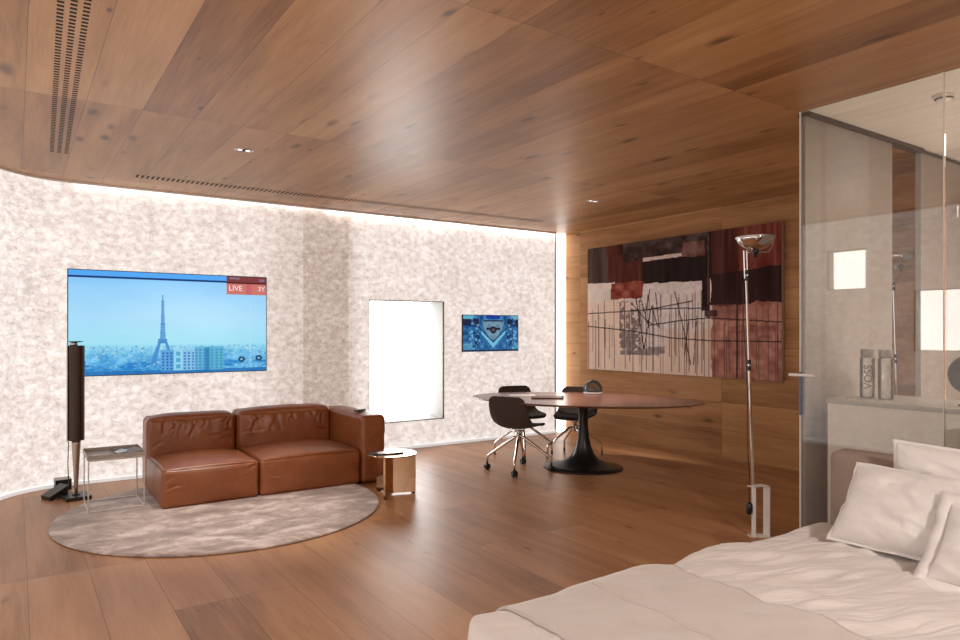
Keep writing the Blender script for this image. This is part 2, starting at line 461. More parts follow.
def picture(name, img, W, H, mat, parent, origin, ux, uz):
    """a fine grid carrying img (rows top to bottom, sRGB 0-255) as colours; origin = lower left corner"""
    ny, nx = img.shape[:2]
    L = lin(img)
    us = (np.arange(nx + 1)) / nx; vs = (np.arange(ny + 1)) / ny
    o = np.array(origin, float); ux = np.array(ux, float); uz = np.array(uz, float)
    gu, gv = np.meshgrid(us, vs)
    co = o + gu[..., None] * W * ux + gv[..., None] * H * uz
    me = bpy.data.meshes.new(name)
    idx = np.arange((nx + 1) * (ny + 1)).reshape(ny + 1, nx + 1)
    f = np.stack([idx[:-1, :-1], idx[:-1, 1:], idx[1:, 1:], idx[1:, :-1]], -1).reshape(-1, 4)
    me.from_pydata(co.reshape(-1, 3).tolist(), [], f.tolist())
    at = me.color_attributes.new('Col', 'FLOAT_COLOR', 'CORNER')
    cols = np.ones((ny * nx, 4, 4)); cols[:, :, :3] = L[::-1].reshape(-1, 1, 3)
    at.data.foreach_set('color', cols.reshape(-1).astype(np.float32))
    me.materials.append(mat)
    ob = bpy.data.objects.new(name, me); COL.objects.link(ob)
    if parent is not None: ob.parent = parent
    return ob
rng = np.random.default_rng(7)
def vnoise(ny, nx, sy, sx, octv=4, seed=0):
    """value noise image in 0..1"""
    r = np.random.default_rng(seed); out = np.zeros((ny, nx)); amp = 1; tot = 0
    for k in range(octv):
        gy, gx = max(2, int(sy * 2 ** k)) + 2, max(2, int(sx * 2 ** k)) + 2
        g = r.random((gy, gx))
        y = np.linspace(0, gy - 2.001, ny); x = np.linspace(0, gx - 2.001, nx)
        yi, xi = y.astype(int), x.astype(int); fy, fx = (y - yi)[:, None], (x - xi)[None]
        fy = fy * fy * (3 - 2 * fy); fx = fx * fx * (3 - 2 * fx)
        a = g[np.ix_(yi, xi)]; b = g[np.ix_(yi, xi + 1)]; c = g[np.ix_(yi + 1, xi)]; d = g[np.ix_(yi + 1, xi + 1)]
        out += amp * ((a * (1 - fx) + b * fx) * (1 - fy) + (c * (1 - fx) + d * fx) * fy); tot += amp; amp *= 0.55
    return out / tot

# ------------------------------------------------------------------ the room
bm = B(); box(bm, -0.6, XR + 0.1, YF, YB + 0.15, -0.08, 0.0)
struct('floor', bm, M_floor)
bm = B()
box(bm, -0.6, XG, YF, YB + 0.15, CEIL, CEIL + 0.08)
box(bm, XG, XR + 0.1, YG, YB + 0.15, CEIL, CEIL + 0.08)
struct('ceiling', bm, M_ceil)
bm = B(); box(bm, XG + 0.001, XR + 0.1, YF, YG - 0.001, CEIL, CEIL + 0.08)
struct('ceiling_bathroom', bm, M_palewood)
bm = B(); box(bm, XG + 0.06, XR, YF, YG - 0.04, 0.0, 0.004)
struct('floor_bathroom', bm, M_taupefloor)
bm = B(); box(bm, XR, XR + 0.1, YF, YB + 0.1, 0, CEIL)
struct('wall_right', bm, M_rwall)
bm = B(); box(bm, -0.4, XR + 0.1, YF - 0.1, YF, 0, CEIL)
struct('wall_front', bm, M_rwall)

def wall_cells(bm, cuts_a, cuts_z, holes, f):
    """f(a,z)->point ; a panelled sheet with rectangular openings"""
    cache = {}
    def V(a, z):
        k = (round(a, 4), round(z, 4))
        if k not in cache: cache[k] = bm.verts.new(f(a, z))
        return cache[k]
    for a0, a1 in zip(cuts_a, cuts_a[1:]):
        for z0, z1 in zip(cuts_z, cuts_z[1:]):
            am, zm = (a0 + a1) / 2, (z0 + z1) / 2
            if any(h[0] < am < h[1] and h[2] < zm < h[3] for h in holes): continue
            bm.faces.new((V(a0, z0), V(a1, z0), V(a1, z1), V(a0, z1)))
RC = 0.70                                       # radius of the rounded corner
NX0, NX1, NZ0, NZ1, ND = 3.60, 4.655, 0.345, 1.865, 0.36
bm = B()
wall_cells(bm, [XL + RC, NX0, NX1, 6.56], [0, NZ0, NZ1, CEIL], [(NX0, NX1, NZ0, NZ1)], lambda a, z: (a, YB, z))
struct('wall_back', bm, M_glow)
W2 = (4.37, 4.855, 2.025, 2.52); W3 = (3.2, 3.805, 1.26, 1.965)
bm = B()
arc = [(XL + RC - RC * math.sin(q), YB - RC + RC * math.cos(q)) for q in [PI / 2 * k / 24 for k in range(25)]]
def fl(a, z):                                    # a: distance from the start of the curve, then along the wall
    if a <= 24: x, y = arc[int(round(a))]; return (x, y, z)
    return (XL, a - 100, z)
for k in range(24):
    x0, y0 = arc[k]; x1, y1 = arc[k + 1]
    quad(bm, [(x0, y0, 0), (x1, y1, 0), (x1, y1, CEIL), (x0, y0, CEIL)])
wall_cells(bm, [YF, W3[0], W3[1], W2[0], W2[1], YB - RC], sorted([0, W2[2], W2[3], W3[2], W3[3], CEIL]), [W2, W3], lambda a, z: (XL, a, z))
bmesh.ops.remove_doubles(bm, verts=bm.verts, dist=1e-4)
struct('wall_left', bm, M_glow_l, smooth=False)
for p in bpy.data.objects['wall_left'].data.polygons: p.use_smooth = True

def niche(name, a0, a1, z0, z1, depth, f, label):
    """recessed window: white reveal, thin dark edge frame, glowing blind at the back"""
    bm = B()
    for (p, q) in (((a0, z0), (a1, z0)), ((a1, z0), (a1, z1)), ((a1, z1), (a0, z1)), ((a0, z1), (a0, z0))):
        quad(bm, [f(p[0], 0, p[1]), f(q[0], 0, q[1]), f(q[0], depth, q[1]), f(p[0], depth, p[1])])
    w = struct(name, bm, M_reveal, label)
    bm = B(); quad(bm, [f(a0, depth, z0), f(a1, depth, z0), f(a1, depth, z1), f(a0, depth, z1)])
    link('blind', bm, M_win, w)
    bm = B(); e = 0.008
    for (p0, p1, q0, q1) in ((a0 - e, a1 + e, z0 - e, z0), (a0 - e, a1 + e, z1, z1 + e), (a0 - e, a0, z0, z1), (a1, a1 + e, z0, z1)):
        A = f(p0, -0.006, q0); C = f(p1, 0.02, q1)
        box(bm, min(A[0], C[0]), max(A[0], C[0]), min(A[1], C[1]), max(A[1], C[1]), q0, q1)
    link('frame', bm, M_track, w)
    return w
niche('window_1', NX0, NX1, NZ0, NZ1, ND, lambda a, d, z: (a, YB + d, z), 'tall white glowing window recess in luminous wall right of the leather sofa')
niche('window_2', *W2, 0.15, lambda a, d, z: (XL - d, a, z), 'small high window in the left wall, seen mirrored in the glass')
niche('window_3', *W3, 0.15, lambda a, d, z: (XL - d, a, z), 'wider lit window in the left wall, seen mirrored in the glass')

# luminous slot in the corner beside the oak wall, slim metal trims along ceiling and floor
bm = B(); box(bm, 6.585, XR - 0.002, YB - 0.005, YB + 0.02, 0.0, CEIL)
struct('trim_1', bm, M_led, 'bright vertical light slot in the corner beside the oak wall')
bm = B(); box(bm, 6.555, 6.585, YB - 0.012, YB + 0.02, 0.0, CEIL)
struct('trim_2', bm, M_skirt, 'slim vertical metal edge of the luminous wall')
def along_curve(off, z0, z1, th, bm):
    path = [(6.56, YB)] + arc + [(XL, y) for y in (6.0, 4.0, 2.0, 0.0, YF)]
    pin = []
    for x, y in [(6.56, YB - off)] + [(XL + RC - (RC - off) * math.sin(q), YB - RC + (RC - off) * math.cos(q)) for q in [PI / 2 * k / 24 for k in range(25)]] + [(XL + off, y) for y in (6.0, 4.0, 2.0, 0.0, YF)]:
        pin.append((x, y))
    n = len(path)
    for k in range(n - 1):
        a, b, c, d = path[k], path[k + 1], pin[k + 1], pin[k]
        quad(bm, [(*d, z0), (*c, z0), (*c, z1), (*d, z1)])
        quad(bm, [(*a, z1), (*b, z1), (*c, z1), (*d, z1)])
        quad(bm, [(*a, z0), (*b, z0), (*c, z0), (*d, z0)])
    bmesh.ops.remove_doubles(bm, verts=bm.verts, dist=1e-4)
bm = B(); along_curve(0.06, 0.0, 0.03, 0.04, bm)
struct('baseboard_back', bm, emit('lit_skirting', (0.86, 0.93, 0.95), 0.5), 'slim pale lit skirting line along the luminous wall')
def lip(bm, off, th, z0, z1):
    A = [(6.56, YB - off)] + [(XL + RC - (RC - off) * math.sin(q), YB - RC + (RC - off) * math.cos(q)) for q in [PI / 2 * k / 24 for k in range(25)]] + [(XL + off, YF)]
    C = [(6.56, YB - off + th)] + [(XL + RC - (RC - off + th) * math.sin(q), YB - RC + (RC - off + th) * math.cos(q)) for q in [PI / 2 * k / 24 for k in range(25)]] + [(XL + off - th, YF)]
    for k in range(len(A) - 1):
        a, b, c, d = A[k], A[k + 1], C[k + 1], C[k]
        quad(bm, [(*a, z0), (*b, z0), (*b, z1), (*a, z1)]); quad(bm, [(*d, z0), (*c, z0), (*c, z1), (*d, z1)]); quad(bm, [(*a, z0), (*b, z0), (*c, z0), (*d, z0)])
    bmesh.ops.remove_doubles(bm, verts=bm.verts, dist=1e-5)
bm = B(); lip(bm, 0.046, 0.004, CEIL - 0.018, CEIL)
struct('trim_3', bm, M_skirt, 'thin metal ceiling trim along the luminous wall')

# ------------------------------------------------------------------ bathroom box behind the bed: side wall, glass front, counter
bm = B(); box(bm, XG + 0.02, 4.49, YG - 0.02, YG + 0.02, 0, CEIL - 0.03); box(bm, 4.552, 5.127, YG - 0.02, YG + 0.02, 0, CEIL - 0.03)
w = struct('wall_bathroom', bm, M_plaster)
bm = B(); box(bm, 5.127, 5.475, YG - 0.02, YG + 0.02, 0, CEIL - 0.03); box(bm, 5.94, XR, YG - 0.02, YG + 0.02, 0, CEIL - 0.03)
link('panel', bm, M_plaster2, w)
bm = B(); box(bm, 4.49, 4.552, YG - 0.02, YG + 0.02, 0, CEIL - 0.03)
link('post', bm, M_rosy, w)
bm = B(); box(bm, XG + 0.02, 5.94, YG - 0.045, YG + 0.03, CEIL - 0.03, CEIL - 0.001); box(bm, 5.94, XR, YG - 0.03, YG + 0.03, CEIL - 0.03, CEIL - 0.015)
link('track', bm, M_track, w)
bm = B(); box(bm, 5.48, XR - 0.002, 2.62, 2.64, 0, 0.02)
bm.free()

panels = [(1.70, YG), (0.86, 1.694), (0.02, 0.854), (-0.82, 0.014), (YF, -0.826)]
for k, (y0, y1) in enumerate(panels):
    bm = B(); box(bm, XG - 0.006, XG + 0.006, y0, y1, 0.0, CEIL)
    g = struct('wall_glass', bm, M_pglass, 'clear glass partition panel between bed and bathroom')
    bm = B(); box(bm, XG - 0.0065, XG + 0.0065, y0 - 0.0022, y0 + 0.0022, 0, CEIL)
    if k == 0: box(bm, XG - 0.0075, XG + 0.0075, y1 - 0.004, y1 + 0.006, 0, CEIL)
    link('edge', bm, plain('ground_glass_edge', (0.62, 0.58, 0.53), 0.6), g)
    if k == 0:
        bm = B(); tube(bm, [(XG - 0.004, 2.445, 1.194), (XG - 0.004, 2.62, 1.192)], 0.010, 12)
        link('handle', bm, M_white, g)
        bm = B(); box(bm, XG - 0.0085, XG + 0.0085, y1 - 0.006, y1 + 0.009, 0.93, 1.215)
        link('lock_strip', bm, plain('slate_blue_strip', (0.10, 0.14, 0.20), 0.4), g)
ct = thing('vanity_counter', 'long cream counter behind the glass, two bottles standing on it', 'counter', (4.36, 0, 0))
bm = B(); box(bm, 0.03, 0.64, -0.5, 2.42, 0.012, 1.015, 0.004); link('cabinet', bm, M_counter, ct)
bm = B(); box(bm, 0.02, 0.65, -0.5, 2.43, 1.015, 1.043, 0.004); link('countertop', bm, plain('grey_stone_top', (0.42, 0.385, 0.345), 0.3, 0.0, 0.08, 9), ct)

def bottle(loc, label, words):
    t = thing('water_bottle', label, 'bottle', loc, 0, 'glass bottles on the counter')
    bm = B(); lathe(bm, [(0.0, 0.0), (0.043, 0.002), (0.045, 0.008), (0.045, 0.262), (0.043, 0.266), (0.030, 0.268), (0.030, 0.274)], 32)
    link('body', bm, clear_glass('bottle_glass', (1, 1, 1), k=2.2), t, True)
    bm = B(); lathe(bm, [(0.0, 0.015), (0.039, 0.016), (0.039, 0.215), (0.0, 0.216)], 24)
    link('water', bm, clear_glass('still_water', (0.97, 0.97, 0.96), k=0.15), t, True)
    bm = B(); lathe(bm, [(0.0, 0.27), (0.041, 0.27), (0.0415, 0.274), (0.0415, 0.318), (0.040, 0.321), (0.0, 0.321)], 32)
    link('cap', bm, plain('grey_bottle_cap', (0.30, 0.27, 0.25), 0.4, 0.2), t, True)
    if words:
        az = math.atan2(loc[0], -(-loc[1]))      # lettering wraps the side that looks into the bedroom
        n = Vector((-0.82, -0.57, 0)); n.normalize(); up = Vector((0, 0, 1)); rt = up.cross(n)
        R = Matrix(((up.x, -rt.x, n.x, n.x * 0.046), (up.y, -rt.y, n.y, n.y * 0.046), (up.z, -rt.z, n.z, 0.14), (0, 0, 0, 1)))
        text('lettering', 'VOSS', 0.068, plain('dark_print', (0.06, 0.055, 0.05), 0.5), t, R)
    return t
bottle((4.66, 2.30, 1.043), 'clear glass bottle with grey cap and dark lettering, nearer the lamp', True)
bottle((4.62, 2.165, 1.043), 'plain clear glass bottle without lettering, right of its lettered twin', False)
orn = thing('round_mirror', 'dark round tabletop mirror on a small foot at the right end of the counter', 'mirror', (4.62, 1.70, 1.043))
bm = B(); lathe(bm, [(0.0, -0.012), (0.10, -0.010), (0.115, 0.0), (0.10, 0.010), (0.0, 0.014)], 36)
for v in bm.verts: v.co = Vector((v.co.z, v.co.x, v.co.y + 0.183))
link('disc', bm, plain('smoked_mirror', (0.05, 0.04, 0.04), 0.25, 0.2), orn, True)
bm = B(); lathe(bm, [(0.0, 0.0), (0.055, 0.0), (0.055, 0.008), (0.008, 0.014), (0.008, 0.06), (0.0, 0.06)], 24)
link('foot', bm, M_satinblack, orn, True)
hk = thing('towel_rail', 'small chrome rail bracket fixed high on the bathroom wall', 'towel rail', (6.52, YG - 0.02, 2.52))
bm = B(); tube(bm, [(-0.04, 0, -0.09), (-0.04, -0.05, -0.09), (-0.04, -0.05, 0.0), (0.0, -0.05, 0.0), (0.22, -0.05, 0.0), (0.22, 0.0, 0.0)], 0.009, 8); link('rail', bm, M_alu, hk)
hk = thing('robe_hook', 'small chrome cone hook fixed on the bathroom wall below the rail', 'hook', (6.66, YG - 0.02, 2.11))
bm = B(); lathe(bm, [(0.0, 0.0), (0.012, 0.0), (0.012, 0.05), (0.05, 0.085), (0.0, 0.085)], 20)
for v in bm.verts: v.co = Vector((v.co.x, -v.co.z, v.co.y))
link('cone', bm, M_alu, hk, True)
sm = thing('smoke_detector', 'white smoke detector on the pale bathroom ceiling', 'smoke detector', (4.70, 1.865, CEIL))
bm = B(); lathe(bm, [(0.0, -0.045), (0.03, -0.045), (0.045, -0.03), (0.056, -0.012), (0.056, 0.0), (0.0, 0.0)], 32); link('housing', bm, M_white, sm, True)
bm = B(); lathe(bm, [(0.0470, -0.0305), (0.0478, -0.0305), (0.0518, -0.0225), (0.0510, -0.0225)], 32)
bmesh.ops.delete(bm, geom=[f for f in bm.faces if len(f.verts) > 4], context='FACES_ONLY')
link('sensor_slot', bm, plain('grey_slot', (0.12, 0.11, 0.10), 0.6), sm)

# ------------------------------------------------------------------ ceiling fittings
def vent(label, rows, loc):
    """rows of slots: each row is one perforated oak strip, dark where it is cut through"""
    t = thing('ceiling_vent', label, 'air vent', loc)
    for (p0, p1, n, L, wd, horiz) in rows:
        bm = B(); e = 0.004; M4 = []
        def V(f, w):
            x, y = p0[0] + (p1[0] - p0[0]) * f, p0[1] + (p1[1] - p0[1]) * f
            return bm.verts.new((x, y + w, -0.0012) if horiz else (x + w, y, -0.0012))
        tot = math.hypot(p1[0] - p0[0], p1[1] - p0[1]); h = wd / 2 / tot
        cuts = [0.0]
        for k in range(n): c = (k + 0.5) / n; cuts += [c - h, c + h]
        cuts.append(1.0)
        cols = [[V(f, w) for w in (-L / 2 - e, -L / 2, L / 2, L / 2 + e)] for f in cuts]
        for k, (a, b) in enumerate(zip(cols, cols[1:])):
            for q in range(3):
                fc = bm.faces.new((a[q], a[q + 1], b[q + 1], b[q])); fc.material_index = 1 if (k % 2 == 1 and q == 1) else 0
        o = link('slot_row', bm, M_ceil, t); o.data.materials.append(M_hole)
    return t
vent('three parallel rows of dark slots cut in the oak ceiling above the sofa',
     [((x, 3.1), (x + 0.09, 6.5), 78, 0.028, 0.024, False) for x in (0.155, 0.205, 0.255)], (0, 0, CEIL))
vent('long single row of short dark slots in the ceiling along the luminous wall',
     [((0.92, 7.06), (5.75, 6.98), 110, 0.13, 0.019, True)], (0, 0, CEIL))
for loc, lab in (((1.51, 5.57, CEIL), 'small recessed twin spotlight in the ceiling above the leather sofa'), ((5.30, 5.57, CEIL), 'small recessed twin spotlight in the ceiling above the dining table')):
    t = thing('ceiling_spotlight', lab, 'spotlight', loc, 0, 'recessed twin spotlights')
    bm = B(); lathe(bm, [(0.040, 0.0), (0.040, -0.002), (0.046, -0.004), (0.050, -0.002), (0.050, 0.0)], 32, sx=1.5); link('trim_ring', bm, M_alu, t, True)
    bm = B(); lathe(bm, [(0.0, -0.001), (0.041, -0.001), (0.041, 0.0)], 28, sx=1.5); link('recess', bm, M_hole, t)
    for s in (-1, 1):
        bm = B(); lathe(bm, [(0.0, -0.007), (0.018, -0.005), (0.021, -0.001), (0.0, -0.001)], 20, (s * 0.030, 0, 0)); link('lamp', bm, emit('spot_lamp', (1, 0.95, 0.9), 0.9), t, True)
    sl = bpy.data.lights.new('spot_beam', 'SPOT'); sl.energy = 230; sl.color = (1, 0.92, 0.84); sl.spot_size = math.radians(54); sl.spot_blend = 0.9; sl.shadow_soft_size = 0.04
    so = bpy.data.objects.new('spot_beam', sl); COL.objects.link(so); so.parent = t; so.location = (0, 0, -0.02)

# ------------------------------------------------------------------ screens and painting
def stroke(img, pts, wd, col, a=1.0, jit=0, seed=0):
    ny, nx = img.shape[:2]; r = np.random.default_rng(seed)
    for (x0, y0), (x1, y1) in zip(pts, pts[1:]):
        n = int(max(abs(x1 - x0) * nx, abs(y1 - y0) * ny) * 1.5) + 2
        for k in range(n):
            f = k / (n - 1); x = (x0 + (x1 - x0) * f) * nx + r.normal() * jit; y = (y0 + (y1 - y0) * f) * ny
            xa, xb = int(x - wd / 2), int(x + wd / 2) + 1; ya, yb = int(y - wd / 2), int(y + wd / 2) + 1
            xa, ya = max(xa, 0), max(ya, 0)
            sub = img[ya:min(yb, ny), xa:min(xb, nx)]
            sub[:] = sub * (1 - a) + np.array(col) * a
def rect(img, x0, y0, x1, y1, col, a=1.0):
    ny, nx = img.shape[:2]
    s = img[max(0, int(y0 * ny)):max(0, int(math.ceil(y1 * ny))), max(0, int(x0 * nx)):max(0, int(math.ceil(x1 * nx)))]
    s[:] = s * (1 - a) + np.array(col, float) * a
def unforeshorten(img, a):
    """columns were measured along a surface seen at a slant; a = far/near distance ratio of its two ends"""
    nx = img.shape[1]; w = (np.arange(nx) + 0.5) / nx
    p = w * a / (1 + w * (a - 1))
    return img[:, np.clip((p * nx).astype(int), 0, nx - 1)]
def tv_image(nx=360, ny=196):
    y = np.linspace(0, 1, ny)[:, None]; x = np.linspace(0, 1, nx)[None]
    img = np.zeros((ny, nx, 3))
    ys = [0, 0.15, 0.45, 0.70, 0.80, 1.0]
    cs = np.array([(128, 196, 250), (150, 208, 250), (168, 220, 249), (160, 224, 244), (120, 196, 232), (72, 158, 218)], float)
    for c in range(3): img[..., c] = np.interp(y, ys, cs[:, c])
    img += (np.exp(-((x - 0.62) / 0.35) ** 2) * np.exp(-((y - 0.4) / 0.35) ** 2))[..., None] * np.array((16, 10, 5))
    img += (vnoise(ny, nx, 6, 4, 3, 3) - 0.5)[..., None] * np.array((10, 8, 4)) * (y < 0.74)[..., None]
    # city haze below the horizon
    r = np.random.default_rng(5)
    hz = (y > 0.715)[..., None]
    n1 = vnoise(ny, nx, 14, 16, 4, 11)[..., None]
    yy_ = np.clip((y - 0.72) / 0.2, 0, 1)[..., None]
    city = np.array((122, 196, 232)) * (1 - yy_) + np.array((64, 152, 216)) * yy_ + (n1 - 0.42) * np.array((150, 120, 70))
    fade = np.clip((y - 0.70) / 0.14, 0, 1)[..., None]
    img = np.where(hz, img * (1 - fade * 0.85) + city * fade * 0.85, img)
    for k in range(950):
        yy = 0.72 + 0.26 * r.random() ** 1.3; xx = r.random()
        w_, h_ = 0.004 + 0.012 * r.random() * (yy - 0.6) * 3, 0.006 + 0.010 * r.random()
        c = [(182, 222, 234), (214, 232, 226), (40, 122, 190), (96, 178, 220)][r.integers(4)]
        rect(img, xx, yy, xx + w_, yy + h_, c, 0.15 + 0.32 * r.random())
    for k in range(40):
        xx = r.random(); yy = 0.86 + 0.1 * r.random()
        rect(img, xx, yy, xx + 0.03 + 0.05 * r.random(), yy + 0.015, (30, 118, 190), 0.45)
    rect(img, 0.0, 0.965, 1, 1.0, (28, 100, 172), 0.75)
    # lattice tower: two curved legs, platforms, spire
    tc = 0.478
    dark = np.array((68, 140, 205.))
    for iy in range(int(0.215 * ny), int(0.90 * ny)):
        f = iy / ny
        if f < 0.27: hw, hole = 0.0016, 0
        elif f < 0.66:
            g = (f - 0.27) / 0.39; hw = 0.0055 + 0.0085 * g ** 1.5; hole = 0
        else:
            g = (f - 0.66) / 0.24; hw = 0.016 + 0.047 * g ** 0.95; hole = max(0.0, (0.006 + 0.030 * g) if f > 0.695 else 0)
        for ix in range(int((tc - hw) * nx), int((tc + hw) * nx) + 1):
            d = abs(ix / nx - tc)
            if d < hole and f < 0.90: continue
            k = 0.9 if ((ix + iy) % 3 or f > 0.66) else 0.6
            if 0.27 < f < 0.66 and iy % 5 == 0: k = 0.55
            img[iy, ix] = img[iy, ix] * (1 - k) + dark * k
    rect(img, tc - 0.022, 0.655, tc + 0.022, 0.675, dark, 0.9)
    rect(img, tc - 0.011, 0.50, tc + 0.011, 0.51, dark, 0.9)
    rect(img, tc - 0.024, 0.680, tc + 0.024, 0.70, dark, 0.8)
    # foreground apartment blocks
    def block(x0, x1, y0, base, win, nxw, nyw):
        rect(img, x0, y0, x1, 0.975, base, 0.92)
        for i in range(nxw):
            for j in range(nyw):
                wx = x0 + (x1 - x0) * (i + 0.25) / nxw; wy = y0 + 0.02 + (0.95 - y0) * (j + 0.2) / nyw
                rect(img, wx, wy, wx + (x1 - x0) * 0.45 / nxw, wy + (0.95 - y0) * 0.5 / nyw, win, 0.75)
    block(0.470, 0.532, 0.765, (96, 166, 222), (34, 92, 172), 3, 6)
    block(0.535, 0.580, 0.755, (150, 214, 238), (60, 150, 205), 1, 3)
    block(0.580, 0.640, 0.765, (140, 196, 232), (52, 112, 190), 3, 6)
    block(0.640, 0.715, 0.735, (104, 180, 214), (54, 136, 186), 4, 7)
    block(0.690, 0.715, 0.745, (62, 138, 186), (50, 120, 176), 1, 7)
    block(0.715, 0.785, 0.735, (96, 178, 210), (56, 140, 186), 3, 7)
    # round on-screen buttons
    yy, xx = np.mgrid[0:ny, 0:nx]
    for cx, cy in ((0.875, 0.872), (0.962, 0.862)):
        d = np.hypot((xx / nx - cx) * 1.83, yy / ny - cy)
        img[d < 0.032] = (30, 78, 122); img[d < 0.011] = (140, 190, 214)
    # reflection-like dark line of the picture in picture bar at the top
    rect(img, 0, 0, 1, 0.055, (84, 168, 246)); rect(img, 0, 0.050, 1, 0.066, (22, 60, 120))
    # banner
    rect(img, 0.80, 0.0, 1.0, 0.075, (128, 60, 62)); rect(img, 0.80, 0.060, 1.0, 0.078, (70, 26, 34))
    rect(img, 0.80, 0.075, 1.0, 0.190, (206, 118, 108)); rect(img, 0.90, 0.075, 0.925, 0.190, (196, 96, 108), 0.8)
    rect(img, 0.815, 0.01, 0.865, 0.03, (150, 130, 160), 0.7); rect(img, 0.965, 0.02, 0.99, 0.045, (120, 120, 170), 0.8)
    rect(img, 0.918, 0.26, 0.9215, 0.95, (190, 230, 248), 0.35)
    return np.clip(img, 0, 255)
tv = thing('wall_screen', 'large flat wall screen showing a blue city skyline with a lattice tower', 'screen', (0.416, YB, 1.04))
TW, TH = 1.914, 1.047
bm = B(); box(bm, 0, TW, -0.030, 0.0, 0, TH, 0.003); link('bezel', bm, M_black, tv)
picture('display', unforeshorten(tv_image(480, 200), 1.163), TW - 0.016, TH - 0.016, painted('screen_picture', 1.0), tv, (0.008, -0.0315, 0.008), (1, 0, 0), (0, 0, 1))
M_txt = emit('screen_lettering', (0.80, 0.80, 0.88), 0.75)
MT = lambda x, z: Matrix(((1, 0, 0, x), (0, 0, -1, -0.0325), (0, 1, 0, z), (0, 0, 0, 1)))
text('lettering', 'LIVE', 0.080, M_txt, tv, MT(0.822 * TW, 0.868 * TH))
text('lettering', '3Y', 0.070, M_txt, tv, MT(0.968 * TW, 0.868 * TH))

def small_image(nx=140, ny=76):
    y, x = np.mgrid[0:ny, 0:nx]; y = y / ny; x = x / nx; u = np.abs(x - 0.53) / 0.5
    img = np.zeros((ny, nx, 3)); img[:] = (50, 112, 170)
    half = vnoise(ny, nx // 2 + 8, 10, 8, 4, 21); n = np.zeros((ny, nx))
    for i in range(nx):
        k = min(int(abs(i - 0.53 * nx)), half.shape[1] - 1); n[:, i] = half[:, k]
    img += (n - 0.5)[..., None] * np.array((120, 140, 130))
    img[(y < 0.28) & (y > 0.08) & (u > 0.52)] = (36, 44, 78)
    img[(y < 0.09) & (u < 0.25)] = (28, 62, 170)
    img[(y < 0.10) & (u > 0.68)] = (110, 190, 222)
    bowl = (u < 0.44) & (y > 0.14) & (y < 0.14 + 0.56 * (1 - (u / 0.44) ** 1.5))
    img[bowl] = (118, 158, 182) + ((n - 0.5)[..., None] * 90)[bowl]
    img[(u < 0.36) & (y > 0.12) & (y < 0.17)] = (40, 52, 84)
    chev = (y > 0.40 + (0.42 - u) * 0.80) & (y < 0.52 + (0.42 - u) * 0.92) & (u < 0.44)
    img[chev] = (128, 208, 238)
    d = np.hypot(u * 1.1, (y - 0.40) * 1.2)
    img[d < 0.13] = (44, 46, 62); img[(u < 0.26) & (np.abs(y - 0.37) < 0.03)] = (40, 44, 66)
    img[d < 0.05] = (110, 104, 100)
    edge = (np.abs(y - 0.38 - (0.46 - u) * 0.80) < 0.02) & (u < 0.55); img[edge] = (26, 52, 96)
    img[(np.abs(u - 0.47 - 0.18 * (1 - y)) < 0.012) & (y > 0.3)] = (36, 72, 128)
    r = np.random.default_rng(3)
    for k in range(46):
        a, b = r.random() * 0.4 + 0.5, r.random() * 0.9
        w_ = 0.014 + 0.02 * r.random()
        c = [(26, 44, 84), (140, 204, 230), (40, 84, 140)][r.integers(3)]
        for s in (-1, 1):
            xx = 0.53 + s * a * 0.5
            rect(img, xx, b + 0.06, xx + w_, b + 0.09 + 0.03 * r.random(), c, 0.8)
    img[(y > 0.80) & (u > 0.74)] = img[(y > 0.80) & (u > 0.74)] * 0.4 + np.array((120, 206, 232)) * 0.6
    rect(img, 0, 0.965, 1, 1, (30, 54, 100), 0.8)
    return np.clip(img, 0, 255)
tv2 = thing('wall_screen', 'small wall screen with a mirrored blue chevron picture, above the dining table', 'screen', (4.935, YB, 1.207))
bm = B(); box(bm, 0, 0.935, -0.030, 0, 0, 0.50, 0.003); link('bezel', bm, M_black, tv2)
picture('display', small_image(), 0.935 - 0.016, 0.50 - 0.016, painted('small_screen_picture', 0.78), tv2, (0.008, -0.0315, 0.008), (1, 0, 0), (0, 0, 1))

